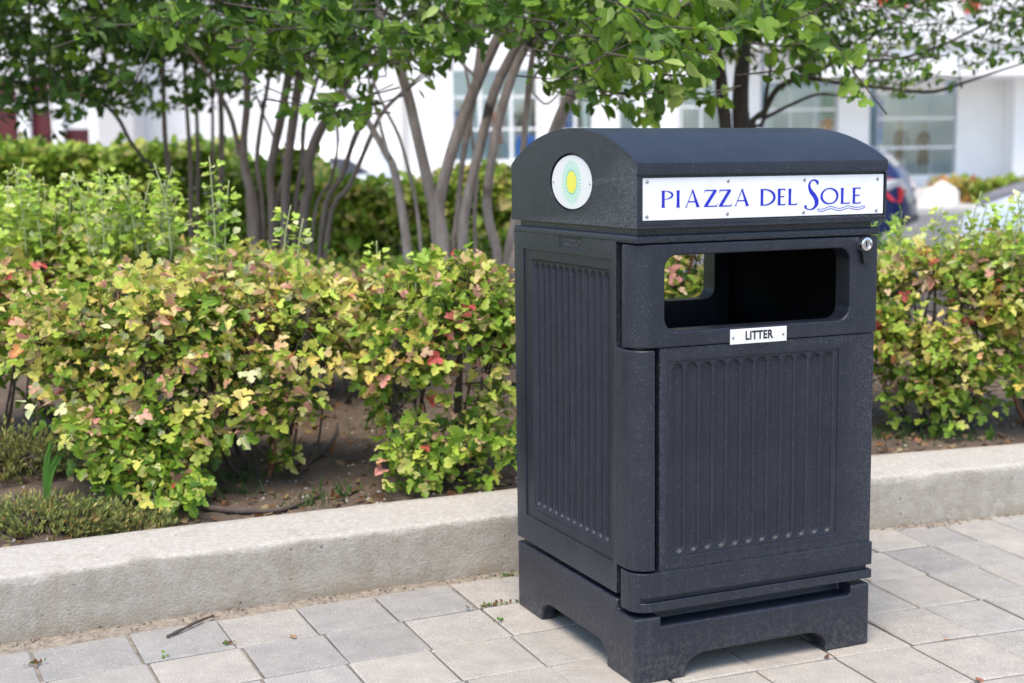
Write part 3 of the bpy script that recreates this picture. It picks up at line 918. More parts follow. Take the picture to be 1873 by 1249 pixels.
# three-lobed currant-like leaf, and plain ovate leaf
LOBED = half_leaf([(0, 0.06), (0.16, -0.03), (0.34, 0.02), (0.40, 0.16), (0.53, 0.24), (0.54, 0.40), (0.44, 0.52), (0.20, 0.46), (0.22, 0.62), (0.33, 0.74), (0.21, 0.84), (0.13, 0.98), (0, 1.0)], [0.06, 0.45, 1.0])
LOBED2 = half_leaf([(0, 0.08), (0.20, 0.0), (0.42, 0.10), (0.50, 0.30), (0.46, 0.48), (0.20, 0.45), (0.34, 0.66), (0.27, 0.82), (0.12, 0.92), (0, 0.98)], [0.08, 0.5, 0.98], fold=0.55, curl=-0.40)
LOBED3 = half_leaf([(0, 0.08), (0.22, 0.04), (0.38, 0.18), (0.40, 0.42), (0.27, 0.50), (0.30, 0.70), (0.16, 0.90), (0, 0.95)], [0.08, 0.5, 0.95], fold=-0.25, curl=0.12)
OVATE = half_leaf([(0, 0), (0.14, 0.10), (0.26, 0.32), (0.27, 0.55), (0.17, 0.82), (0, 1.0)], [0, 0.5, 1.0], fold=0.25, curl=-0.16)
OVATE2 = half_leaf([(0, 0), (0.10, 0.08), (0.21, 0.30), (0.22, 0.60), (0.11, 0.85), (0, 1.0)], [0, 0.5, 1.0], fold=0.60, curl=-0.28)
SMALL = half_leaf([(0, 0), (0.34, 0.4), (0.24, 0.8), (0, 1.0)], [0, 1.0], fold=0.3, curl=-0.1)

def frame(dirs, nrm):
    d = dirs/(np.linalg.norm(dirs, axis=1)[:, None]+1e-9)
    s = np.cross(d, nrm); s /= np.linalg.norm(s, axis=1)[:, None]+1e-9
    n = np.cross(s, d)
    return s, d, n
def leaf_mass(name, P, Dr, N, S, shape, C, T, m, parent):
    """all leaves of one kind as ONE mesh; C colour, T tip colour"""
    V0, F0 = shape
    s, d, n = frame(Dr, N)
    k, nv = len(P), len(V0)
    V = P[:, None, :]+S[:, None, None]*(V0[None, :, 0, None]*s[:, None, :]+V0[None, :, 1, None]*d[:, None, :]+V0[None, :, 2, None]*n[:, None, :])
    w = np.clip(np.hypot(V0[:, 0], V0[:, 1]-0.35)*1.5-0.25, 0, 1)
    cc = C[:, None, :]*(1-w)[None, :, None]+T[:, None, :]*w[None, :, None]
    me = bpy.data.meshes.new(name)
    lens = np.array([len(f) for f in F0]); nl = lens.sum()
    li = np.concatenate([np.array(f) for f in F0])
    me.vertices.add(k*nv); me.vertices.foreach_set('co', V.reshape(-1))
    me.loops.add(k*nl); me.loops.foreach_set('vertex_index', (np.arange(k)[:, None]*nv+li[None, :]).reshape(-1).astype(np.int32))
    me.polygons.add(k*len(F0))
    st = np.concatenate([[0], np.cumsum(lens)[:-1]])
    me.polygons.foreach_set('loop_start', (np.arange(k)[:, None]*nl+st[None, :]).reshape(-1).astype(np.int32))
    me.update(calc_edges=True)
    ca = me.color_attributes.new('Col', 'FLOAT_COLOR', 'POINT')
    col = np.ones((k*nv, 4), np.float32); col[:, :3] = cc.reshape(-1, 3)
    ca.data.foreach_set('color', col.reshape(-1))
    o = link(name, me, m, parent)
    o['kind'] = 'stuff'
    return o
_leafcache = {}
def leaf_proto(shape_id, shape, c, t):
    key = (shape_id, tuple(np.round(c*14).astype(int)), tuple(np.round(t*14).astype(int)))
    if key in _leafcache: return _leafcache[key]
    V0, F0 = shape
    me = bpy.data.meshes.new('leaf'); me.from_pydata(V0.tolist(), [], F0)
    w = np.clip(np.hypot(V0[:, 0], V0[:, 1]-0.35)*1.5-0.25, 0, 1)
    ca = me.color_attributes.new('Col', 'FLOAT_COLOR', 'POINT')
    col = np.ones((len(V0), 4), np.float32); col[:, :3] = c[None]*(1-w)[:, None]+t[None]*w[:, None]
    ca.data.foreach_set('color', col.reshape(-1))
    me.materials.append(M_LEAF)
    _leafcache[key] = me
    return me
def place_leaves(P, Dr, N, S, C, T, sid, shapes, parent, n_single, m=M_LEAF):
    """the nearest n_single leaves in view as parts, the rest one mass per leaf shape"""
    P, Dr, N, S, C, T, sid = map(np.asarray, (P, Dr, N, S, C, T, sid))
    v = P-np.array([0, 0, CAM_H]); dep = v @ CF
    px = CXP+FPX*(v @ CR)/dep; py = CYP-FPX*(v @ CU)/dep
    ok = (px > 0) & (px < 1873) & (py > 0) & (py < 1249)
    score = np.where(ok, S/dep*(1+0.0), 0) - 0.004*np.maximum(0, dep-np.percentile(dep, 12))
    score = np.where(ok, score, -9)
    order = np.argsort(-score)[:n_single]
    order = order[ok[order]]
    single = np.zeros(len(P), bool); single[order] = True
    s, d, n = frame(Dr, N)
    for i in order:
        o = bpy.data.objects.new('leaf', leaf_proto(int(sid[i]), shapes[sid[i]], C[i], T[i]))
        COL.objects.link(o); o.parent = parent
        k = S[i]
        q = P[i]-np.array(parent.location)                # parents are unrotated Empties
        o.matrix_basis = Matrix(((s[i][0]*k, d[i][0]*k, n[i][0]*k, q[0]), (s[i][1]*k, d[i][1]*k, n[i][1]*k, q[1]), (s[i][2]*k, d[i][2]*k, n[i][2]*k, q[2]), (0, 0, 0, 1)))
    rest = ~single
    for q in range(len(shapes)):
        mk = rest & (sid == q)
        if mk.sum():
            leaf_mass('foliage', P[mk]-np.array(parent.location), Dr[mk], N[mk], S[mk], shapes[q], C[mk], T[mk], m, parent)
def unit(v):
    v = np.asarray(v, float); return v/(np.linalg.norm(v, axis=-1, keepdims=True)+1e-9)

PAL = {  # real leaf colours (turning in early autumn)
    'lime': (0.40, 0.53, 0.075), 'yellow': (0.62, 0.60, 0.14), 'green': (0.19, 0.33, 0.035), 'deep': (0.07, 0.155, 0.02),
    'pink': (0.68, 0.31, 0.27), 'peach': (0.74, 0.53, 0.34), 'red': (0.52, 0.10, 0.09), 'orange': (0.60, 0.33, 0.10), 'fresh': (0.43, 0.62, 0.10), 'pale': (0.68, 0.71, 0.40)}
PAL = {k: np.array(v) for k, v in PAL.items()}
def pick_cols(n, weights):
    ks = list(weights); w = np.array([weights[k] for k in ks], float); w /= w.sum()
    ix = rng.choice(len(ks), n, p=w)
    C = np.array([PAL[k] for k in ks])[ix]*(0.80+0.40*rng.random((n, 1)))
    tipk = {'lime': ('lime', 'yellow', 'peach'), 'yellow': ('yellow', 'peach', 'orange'), 'green': ('green', 'lime', 'green'), 'deep': ('deep', 'deep', 'green'), 'pink': ('pink', 'peach', 'yellow'),
            'peach': ('peach', 'pink', 'yellow', ), 'red': ('red', 'red', 'pink'), 'orange': ('red', 'orange', 'orange'), 'fresh': ('fresh', 'fresh', 'lime'), 'pale': ('pale', 'lime', 'pale')}
    T = np.array([PAL[tipk[ks[i]][rng.integers(3)]] for i in ix])*(0.85+0.3*rng.random((n, 1)))
    return C, T
CUPPED = half_leaf([(0, 0.08), (0.20, 0.0), (0.40, 0.16), (0.42, 0.40), (0.22, 0.44), (0.30, 0.66), (0.15, 0.90), (0, 0.95)], [0.08, 0.5, 0.95], fold=0.95, curl=-0.55)
SHAPES = [LOBED, LOBED2, LOBED3, CUPPED]

def shrub(label, cx, cy, rx, ry, z_top, n_twigs, weights, n_single=300, leaf=0.038, z_low=0.20, gap=0.0, shoots=(), drops=(), group='currant shrubs along the kerb', lean=0.0, seed=0, name='currant_shrub', stems=11):
    global rng
    rng = np.random.default_rng(100+seed)
    bz = bed_at(cx, cy)
    root = empty(name, (cx, cy, bz))
    tag(root, label, 'shrub', group)
    zc = bz+0.5*(z_top-bz); rz = z_top-zc
    org = np.array([cx, cy, bz])
    # main stems
    st_pts = []
    for i in range(stems):
        a = 2*math.pi*(i+rng.random()*0.8)/stems
        r = 0.35+0.5*rng.random()
        top = np.array([cx+rx*r*math.cos(a), cy+ry*r*math.sin(a), zc+rz*(0.2+0.65*rng.random())])
        b0 = org+np.array([0.07*math.cos(a), 0.07*math.sin(a), -0.03])
        m1 = b0*0.55+top*0.45+np.array([rng.normal()*0.04, rng.normal()*0.04, -0.06-0.08*r*rng.random()])
        pts = spline([b0, m1, top], 12)
        st_pts.append(pts)
        mb = MB(); mb.tube(pts-org, np.linspace(0.0085, 0.0035, 12)*(0.7+0.6*rng.random()), 6)
        mb.build('stem', M_REDTWIG if rng.random() < 0.2 else M_TWIG, root)
    allst = np.concatenate(st_pts)
    # twig tips through the outer part of a flat-topped volume
    tips = []
    while len(tips) < n_twigs:
        u = unit(rng.normal(size=3)); q = 3.2
        f = (np.abs(u)**q).sum()**(-1/q)              # super-ellipsoid: clipped hedge look
        rad = f*(0.45+0.55*rng.random()**0.45)
        p = u*rad
        if p[2] < 0.05 and rng.random() < 0.50+gap: continue
        vz = 0.62+0.38*min(1, max(0, (p[2]+0.75)/0.8))
        p = p*np.array([vz, vz, 1])
        w = np.array([cx+p[0]*rx*(1+0.12*nz(p[0]*3+seed, p[2]*3)), cy+p[1]*ry, zc+p[2]*rz*(1+0.10*nz(p[0]*4, p[1]*4, seed))])
        # keep clumps and gaps
        if nz(w[0]*5.5, w[1]*5.5, w[2]*5.5+seed) < 0.0-0.36*p[2]: continue
        if w[2] < bz+z_low*0.35: continue
        tips.append((w, p))
    for (dx_, dy_, dz_, cnt, sp) in drops:              # low hanging sprays
        for _ in range(cnt):
            w = Pd(dx_, dy_, dz_)+rng.normal(size=3)*sp
            w[2] = max(w[2], bz+0.05)
            tips.append((w, (w-np.array([cx, cy, zc]))/np.array([rx, ry, rz])))
    P = []; Dr = []; N = []; S = []; H = []; TK = []
    tw = MB()
    for ti, (w, p) in enumerate(tips):
        out = unit(np.array([p[0], p[1], p[2]*0.6+0.35]))
        near = allst[np.argmin(((allst-w)**2).sum(1)+0.02*rng.random(len(allst)))]
        L = min(0.16, np.linalg.norm(w-near))
        dirn = unit(0.65*out+0.35*unit(w-near)+0.25*rng.normal(size=3))
        s0 = w-dirn*L
        mid = (near+s0)/2+rng.normal(size=3)*0.02-np.array([0, 0, 0.015])
        tw.tube(spline([near, mid, s0, w], 7)-org, np.linspace(0.0026, 0.0010, 7), 4, cap=False)
        k = rng.integers(8, 13)
        ph = rng.random()*6.28
        for j in range(k):
            t = (j+0.5)/k
            base = s0+(w-s0)*t+rng.normal(size=3)*0.006
            ang = ph+j*2.4
            a = unit(np.cross(dirn, [0.3, 0.2, 1])); b = np.cross(dirn, a)
            side = math.cos(ang)*a+math.sin(ang)*b
            ld = unit(side*(1.0-0.5*t)+dirn*(0.3+0.7*t)+np.array([0, 0, -0.18])+0.25*rng.normal(size=3))
            pos = base+ld*(0.010+0.022*rng.random())
            nn = unit(np.array([0, 0, 1.1])+0.45*out+np.array([0, -0.30, 0])+0.55*rng.normal(size=3))
            P.append(pos); Dr.append(ld); N.append(nn); S.append(leaf*(0.42+0.85*rng.random()**1.2)); H.append(p); TK.append(ti)
    tw.build('twigs', M_TWIG, root)['kind'] = 'stuff'
    H = np.array(H); n0 = len(P)
    C, T = pick_cols(n0, weights)
    # colour turns branch by branch: most leaves of a twig share its colour
    tk = np.array(TK); nt = tk.max()+1
    rr = rng.integers(0, n0, nt); same = rng.random(n0) < 0.42
    vv = 0.85+0.3*rng.random((n0, 1))
    C[same] = (C[rr[tk]]*vv)[same]; T[same] = (T[rr[tk]]*vv)[same]
    # older inner leaves are greener
    inner = (np.abs(H).max(1) < 0.75) | (H[:, 2] < -0.2)
    gi = inner & (rng.random(n0) < 0.66)
    Cg, Tg = pick_cols(n0, {'green': 5, 'deep': 2, 'lime': 2})
    C[gi] = Cg[gi]; T[gi] = Tg[gi]
    sid = list(rng.choice(4, n0, p=[0.46, 0.27, 0.12, 0.15]))
    # upright young shoots
    if len(shoots):
        C = list(C); T = list(T)
        for (sx, sy, z0, h, bend) in shoots:
            b0 = np.array([sx, sy, z0]); tp = b0+np.array([bend, 0.02*rng.normal(), h])
            pts = spline([b0, (b0+tp)/2+np.array([-bend*0.25, 0, 0.02]), tp], 12)
            sm = MB(); sm.tube(pts-org, np.linspace(0.0042, 0.0018, 12), 5); sm.build('shoot', M_SHOOT, root)
            k = int(h/0.0085)
            cc, tt = pick_cols(k, {'fresh': 8, 'lime': 3, 'pale': 2})
            for j in range(k):
                t = 0.10+0.9*(j+0.5)/k
                b = pts[min(11, int(t*11))]
                a = rng.random()*6.28
                ld = unit([math.cos(a), math.sin(a), 0.35-0.5*rng.random()+0.6*max(0, t-0.8)])
                P.append(b+ld*(0.012+0.02*rng.random())); Dr.append(ld); N.append(unit(np.array([0, -0.5, 0.9])+0.45*rng.normal(size=3)))
                S.append(leaf*(1.25-0.65*t)*(0.75+0.4*rng.random())); sid.append(int(rng.integers(3))); C.append(cc[j]); T.append(tt[j])
    place_leaves(P, Dr, N, S, C, T, sid, SHAPES, root, n_single)
    return root

MIXA = {'yellow': 8, 'lime': 7, 'peach': 2.0, 'pink': 1.4, 'green': 2.5, 'orange': 0.3, 'red': 0.15, 'pale': 1.5}
MIXB = {'lime': 8, 'green': 6, 'yellow': 3, 'peach': 1.2, 'pink': 0.9, 'red': 0.5}
MIXC = {'lime': 7, 'yellow': 4.5, 'green': 4, 'peach': 1.5, 'pink': 1.2, 'orange': 0.5, 'red': 0.4}
MIXR = {'peach': 3, 'pink': 2.2, 'yellow': 5, 'lime': 4.5, 'red': 0.6, 'green': 2}
def at(px, Y): 
    return Pd(px, 600, Y)[0]
def shoots_at(lst):
    out = []
    for px, ytop, ybot, Y, bend in lst:
        a, b = Pd(px, ybot, Y), Pd(px, ytop, Y)
        out.append((a[0], Y, a[2], b[2]-a[2], bend))
    return out
shrub('broad yellow and pink turning shrub nearest the juniper, overhanging the kerb', at(262, 4.35), 4.35, 0.40, 0.34, 0.85, 360, MIXA, 300, seed=1, gap=0.1,
      drops=[(190, 790, 4.0, 26, 0.06), (250, 800, 4.02, 16, 0.06), (150, 770, 4.05, 14, 0.05), (190, 870, 3.95, 10, 0.045), (320, 930, 3.85, 9, 0.03), (330, 770, 4.05, 10, 0.05), (370, 790, 4.1, 8, 0.04), (300, 850, 3.98, 12, 0.06), (405, 790, 4.08, 12, 0.06), (230, 890, 3.93, 7, 0.04), (120, 700, 4.1, 14, 0.06), (350, 880, 3.95, 6, 0.04)])
shrub('yellow-green shrub with bare dark lower stems left of the soil gap', at(485, 4.42), 4.42, 0.29, 0.32, 0.84, 270, MIXA, 300, seed=2, gap=0.4,
      drops=[(470, 740, 4.15, 6, 0.05), (560, 660, 4.15, 10, 0.06), (430, 720, 4.15, 8, 0.05)], shoots=shoots_at([(398, 285, 520, 4.4, -0.01), (412, 330, 520, 4.42, 0.02), (385, 380, 520, 4.45, 0.0), (520, 375, 520, 4.4, 0.03), (545, 400, 520, 4.5, 0.02)]))
shrub('green and lime shrub directly left of the bin', at(825, 4.45), 4.45, 0.33, 0.32, 0.86, 310, MIXB, 300, seed=3, gap=0.15,
      drops=[(735, 825, 4.12, 18, 0.05), (800, 840, 4.1, 12, 0.05), (900, 780, 4.15, 10, 0.06), (690, 640, 4.2, 8, 0.05), (760, 870, 4.05, 6, 0.03)], shoots=shoots_at([(692, 440, 560, 4.4, 0.0), (760, 465, 540, 4.4, 0.01)]))
shrub('shrub mostly hidden behind the bin and glimpsed through its opening', at(1150, 4.75), 4.75, 0.40, 0.32, 1.0, 300, MIXA, 250, seed=4)
shrub('shrub hidden behind the right half of the bin', at(1440, 5.1), 5.1, 0.36, 0.32, 0.80, 140, MIXB, 60, seed=14)
shrub('lime and red shrub on the right of the bin with tall fresh shoots', at(1715, 5.15), 5.15, 0.38, 0.34, 0.82, 300, MIXC, 300, seed=5, gap=0.25,
      drops=[(1660, 700, 4.9, 14, 0.06), (1740, 690, 4.85, 18, 0.07), (1810, 660, 4.9, 14, 0.07), (1640, 610, 4.9, 14, 0.06), (1720, 740, 4.85, 6, 0.04), (1850, 700, 4.9, 10, 0.06)],
      shoots=shoots_at([(1700, 375, 500, 5.0, 0.04), (1765, 350, 520, 5.0, 0.05), (1640, 395, 520, 5.1, 0.02), (1672, 410, 520, 5.1, 0.0), (1750, 385, 500, 5.0, 0.02), (1780, 370, 520, 5.0, 0.03), (1720, 405, 500, 5.0, 0.02), (1735, 430, 520, 5.05, -0.02), (1790, 420, 520, 5.1, 0.02)]))
shrub('green shrub with drooping fresh tips at the right edge of the picture', at(1925, 5.1), 5.1, 0.34, 0.34, 0.88, 250, MIXC, 200, seed=6, gap=0.35,
      shoots=shoots_at([(1850, 330, 500, 4.9, 0.06), (1830, 370, 500, 4.95, 0.03), (1868, 350, 500, 5.0, -0.03), (1875, 385, 500, 4.9, 0.0), (1815, 400, 500, 5.0, 0.02)]))
shrub('reddish shrub in the second row behind the soil gap', at(610, 5.6), 5.6, 0.34, 0.3, 0.72, 220, MIXR, 150, seed=7, leaf=0.044)
SHL = [(60+35*i+rng.normal()*12, 300+rng.random()*90, 470, 4.9+0.3*rng.random(), rng.normal()*0.03) for i in range(8)] + [(50+270*rng.random(), 315+rng.random()*100, 480, 4.8+0.4*rng.random(), rng.normal()*0.04) for i in range(26)] + [(-40+110*rng.random(), 320+rng.random()*70, 480, 4.8+0.3*rng.random(), rng.normal()*0.04) for i in range(9)] + [(20+300*rng.random(), 292+rng.random()*60, 470, 4.75+0.4*rng.random(), rng.normal()*0.05) for i in range(14)]
shrub('tall bright green shrub with upright shoots at the far left of the hedge', at(150, 5.05), 5.05, 0.46, 0.32, 0.92, 300, {'fresh': 6, 'lime': 6, 'yellow': 3, 'green': 2, 'peach': 0.7}, 200, seed=8, shoots=shoots_at(SHL))
shrub('yellow-pink shrub in the second row below the tall single shoot', at(400, 5.3), 5.3, 0.36, 0.3, 0.86, 230, MIXR, 150, seed=9)
shrub('reddish shrub cut by the left edge of the picture', at(-60, 4.75), 4.75, 0.34, 0.34, 0.86, 230, MIXR, 120, seed=10)
shrub('green shrub low among the tree trunks behind the left hedge', at(640, 6.6), 6.6, 0.5, 0.35, 0.72, 200, {'green': 5, 'lime': 4, 'deep': 3, 'yellow': 1}, 80, seed=11, group='shrubs under the trees')
shrub('green shrub under the grey trunks beside the bin lid', at(880, 6.9), 6.9, 0.5, 0.35, 0.80, 200, {'green': 5, 'lime': 4, 'deep': 3, 'yellow': 1}, 80, seed=12, group='shrubs under the trees')
shrub('dull green shrub under the thin stems on the left', at(300, 6.6), 6.6, 0.6, 0.35, 0.80, 200, {'green': 5, 'lime': 2, 'deep': 3, 'peach': 1}, 60, seed=13, group='shrubs under the trees')

# clipped hedges behind the trees: dense small leaves on a box volume
def hedge(label, x0, x1, Y, depth, z0, z1, n, weights, leaf=0.05, group='clipped hedges behind the trees', name='hedge', seed=0, m=M_LEAF):
    global rng
    rng = np.random.default_rng(500+seed)
    cx = (x0+x1)/2
    root = empty(name, (cx, Y, z0)); tag(root, label, 'hedge', group)
    P = np.stack([x0+(x1-x0)*rng.random(n), Y+depth*(rng.random(n)-0.5), z0+(z1-z0)*rng.random(n)], 1)
    side = rng.random(n)
    top = side < 0.28; fr = (side >= 0.28) & (side < 0.80)
    P[top, 2] = z1-np.abs(rng.normal(size=top.sum()))*0.05
    P[fr, 1] = Y-depth/2+np.abs(rng.normal(size=fr.sum()))*0.10
    wob = np.array([0.13*nz(p[0]*1.7, p[1]*1.7, p[2]*1.7) + 0.09*nz(p[0]*7, p[1]*7, p[2]*7) for p in P])
    P[:, 2] += np.where(top, wob*1.3, 0); P[:, 1] += np.where(fr, wob*1.3, 0)
    Dr = unit(rng.normal(size=(n, 3))+np.array([0, -0.5, 0.1])); N = unit(rng.normal(size=(n, 3))*0.5+np.array([0, -0.4, 1.0]))
    C, T = pick_cols(n, weights)
    S = leaf*(0.6+0.8*rng.random(n))
    S = np.where(side > 0.8, S*2.0, S)
    o = leaf_mass('foliage', P-np.array(root.location), Dr, N, S, SMALL, C, T, m, root)
    mb = MB()
    for i in range(int((x1-x0)*5)):
        x = x0+(x1-x0)*(i+rng.random())/max(1, int((x1-x0)*5))
        mb.tube(spline([(x, Y, z0-0.1), (x+rng.normal()*0.08, Y+rng.normal()*0.06, (z0+z1)/2), (x+rng.normal()*0.15, Y+rng.normal()*0.1, z1-0.08)], 5)-np.array([cx, Y, z0]), [0.014, 0.012, 0.01, 0.008, 0.005], 5)
    mb.build('stems', M_BARKD, root)['kind'] = 'stuff'
    return root
HG = {'green': 5, 'deep': 2, 'lime': 4, 'yellow': 1}
def hz(px, py, Y): return Pd(px, py, Y)[2]
hedge('yellow-green hedge behind the grey trunks in the middle', at(585, 9.2), at(960, 9.2), 9.2, 0.8, 0.2, hz(760, 335, 9.2), 10000, {'green': 5, 'lime': 6, 'fresh': 4, 'yellow': 2, 'deep': 0.8}, leaf=0.062, seed=1)
hedge('green hedge behind the dark left trunk clump', at(425, 9.8), at(590, 9.8), 9.8, 0.8, 0.2, hz(500, 310, 9.8), 6500, {'green': 5, 'lime': 6, 'fresh': 4, 'deep': 0.8}, leaf=0.062, seed=2)
hedge('dense dark clipped hedge at the far left', at(-260, 11), at(440, 11), 11, 1.0, 0.0, hz(150, 276, 11), 18000, {'green': 6, 'deep': 1, 'lime': 5, 'fresh': 2}, leaf=0.066, seed=3)

# ------------------------------------------------------------------ trees
def limb(root, org, pxs, wpx, Y0, Y1, m, name='trunk', sides=10, n=22):
    """a stem drawn through photo points at a depth running from Y0 (foot) to Y1 (top); widths in pixels"""
    k = len(pxs)
    Ys = np.linspace(Y0, Y1, k)
    pts = np.array([Pd(p[0], p[1], y) for p, y in zip(pxs, Ys)])
    pts = spline(pts, n)
    w = np.interp(np.linspace(0, 1, n), np.linspace(0, 1, len(wpx)), wpx)
    rad = w*0.76/2*np.linspace(Y0, Y1, n)/FPX
    rad = rad*(1+0.05*np.array([nz(i*0.7, Y0*3, pxs[0][0]) for i in range(n)]))
    mb = MB(); mb.tube(pts-org, rad, sides)
    mb.build(name, m, root)
    return pts
def foot(px, Y):
    x = at(px, Y); return np.array([x, Y, bed_at(x, Y) if Y < 9.5 else 0.0])
def ground_py(px, Y, z):   # photo row of a ground point below px at depth Y
    return topx((at(px, Y), Y, z))[1]

TREES = []
def tree(label, px, Y, stems, m, seed):
    org = foot(px, Y)
    root = empty('multi_stem_tree', tuple(org)); tag(root, label, 'tree', 'multi-stemmed trees behind the hedge')
    lines = []
    for s in stems:
        pts, w = s[0], s[1]
        Y1 = Y+(s[2] if len(s) > 2 else 0.0)
        nm = s[3] if len(s) > 3 else 'trunk'
        if nm == 'trunk':
            gy = ground_py(pts[0][0], Y, org[2]-0.08)
            pts = [(pts[0][0]*0.8+px*0.2, gy)] + list(pts)
            w = [w[0]*1.15]+list(w)
        lines.append(limb(root, org, pts, w, Y, Y1, m, nm))
    TREES.append(dict(root=root, org=org, lines=np.concatenate(lines), P=[], D=[], N=[], S=[], K=[]))
tree('grey multi-stemmed tree with smooth leaning trunks just left of the bin lid', 850, 6.6, [
    ([(748, 490), (738, 400), (722, 315), (708, 283), (668, 215), (640, 180), (590, 120), (540, 40), (480, -60)], [24, 22, 20, 17, 15, 12, 9, 7, 5], 0.3),
    ([(712, 290), (698, 240), (686, 190), (660, 150)], [9, 8, 7, 5], 0.2, 'branch'),
    ([(802, 470), (790, 370), (766, 260), (745, 170), (716, 80), (690, 15), (650, -90)], [27, 28, 26, 25, 23, 20, 14], 0.1),
    ([(812, 490), (806, 420), (802, 375), (822, 292), (850, 208), (900, 90), (950, -5), (990, -90)], [38, 35, 30, 28, 28, 26, 24, 18], 0.0),
    ([(772, 490), (765, 400), (752, 330), (730, 250), (700, 190), (676, 130)], [10, 10, 9, 8, 7, 5], 0.3),
    ([(870, 490), (868, 400), (872, 320), (862, 240), (858, 160), (840, 80)], [10, 10, 9, 8, 7, 6], 0.2),
    ([(828, 470), (836, 390), (848, 280), (868, 165), (882, 60), (890, -40)], [14, 13, 14, 20, 18, 14], 0.25),
    ([(846, 490), (850, 390), (878, 268), (905, 165), (948, 80), (985, 10), (1020, -80)], [27, 26, 24, 24, 24, 22, 16], -0.1),
    ([(912, 490), (894, 405), (892, 345), (910, 232), (940, 130), (975, 60), (1010, -40)], [25, 24, 23, 22, 22, 18, 14], -0.2),
    ([(928, 480), (948, 370), (960, 240), (970, 130), (980, 60), (985, -30)], [26, 20, 15, 14, 12, 9], -0.1),
    ([(935, 510), (985, 330), (1025, 215), (1055, 160), (1100, 105), (1150, 55), (1235, 8), (1330, -40)], [30, 30, 30, 28, 24, 20, 16, 10], -0.7),
    ([(1090, 112), (1102, 60), (1110, 0)], [11, 10, 8], -0.4, 'branch'), ([(1060, 92), (1160, 86), (1210, 98), (1260, 125)], [10, 9, 7, 5], -0.7, 'branch'),
    ([(935, 60), (905, 20), (870, -10)], [15, 14, 12], 0.1, 'branch'), ([(870, 140), (830, 100), (800, 60), (770, 10)], [8, 7, 6, 5], 0.2, 'branch'),
    ([(975, 170), (1000, 190), (1030, 160), (1045, 130)], [5, 5, 4, 4], -0.1, 'branch')], M_BARKL, 1)
tree('darker clump of brown trunks above the left shrubs', 525, 7.6, [
    ([(464, 384), (448, 310), (446, 254), (452, 187), (450, 110), (455, 0), (470, -80)], [26, 22, 17, 17, 16, 14, 10], 0.2),
    ([(452, 330), (438, 280), (423, 216), (400, 170), (370, 120), (320, 60)], [12, 12, 12, 11, 9, 6], 0.3),
    ([(497, 378), (495, 310), (513, 221), (527, 142), (540, 60), (545, -50)], [20, 20, 21, 20, 16, 12], 0.2),
    ([(522, 370), (529, 277), (538, 210), (546, 150), (560, 60), (590, -40)], [24, 23, 23, 22, 18, 12], 0.0),
    ([(556, 392), (567, 344), (564, 300), (578, 254), (600, 212), (640, 140), (690, 60), (720, -20)], [24, 24, 25, 25, 22, 16, 12, 8], -0.2),
    ([(592, 392), (625, 322), (645, 262), (668, 205), (690, 130), (720, 60)], [14, 14, 13, 12, 9, 6], -0.2),
    ([(480, 384), (470, 300), (478, 220), (492, 140), (500, 40)], [12, 11, 10, 9, 7], 0.3),
    ([(540, 390), (552, 300), (556, 230), (575, 160), (600, 80)], [12, 12, 11, 10, 7], 0.1),
    ([(575, 395), (605, 330), (618, 260), (612, 190), (622, 120)], [8, 8, 7, 6, 5], -0.1),
    ([(505, 384), (520, 310), (500, 250), (478, 200), (462, 150)], [8, 7, 6, 5, 4], 0.2),
    ([(603, 400), (640, 338), (678, 250), (700, 205), (740, 165), (790, 120)], [12, 12, 11, 10, 8, 5], -0.3),
    ([(690, 210), (684, 190), (676, 160), (672, 100)], [7, 6, 6, 5], -0.2, 'branch')], M_BARK, 2)
tree('group of slender straight stems at the left of the trees', 350, 9.0, [
    ([(311, 345), (302, 254), (299, 165), (297, 60), (290, -60)], [13, 12, 11, 10, 8], 0.0),
    ([(349, 330), (344, 232), (338, 138), (335, 20)], [11, 10, 9, 7], 0.2),
    ([(362, 340), (360, 210), (357, 131), (352, 0)], [10, 9, 8, 6], 0.3),
    ([(388, 330), (389, 250), (388, 180), (380, 60)], [9, 8, 7, 6], 0.3),
    ([(404, 330), (405, 230), (402, 170), (392, 100), (385, 0)], [14, 13, 12, 10, 7], 0.1)], M_BARK, 3)
tree('thin dark stem arching over to the left above the far hedge', 290, 8.6, [
    ([(285, 335), (262, 290), (238, 258), (215, 215), (180, 182), (130, 160), (60, 130), (-30, 80)], [9, 9, 9, 10, 9, 7, 5, 4], 0.2),
    ([(180, 182), (150, 120), (110, 50), (60, -30)], [7, 6, 5, 4], 0.2, 'branch'), ([(215, 215), (190, 130), (180, 40)], [6, 5, 4], 0.3, 'branch')], M_BARKD, 4)
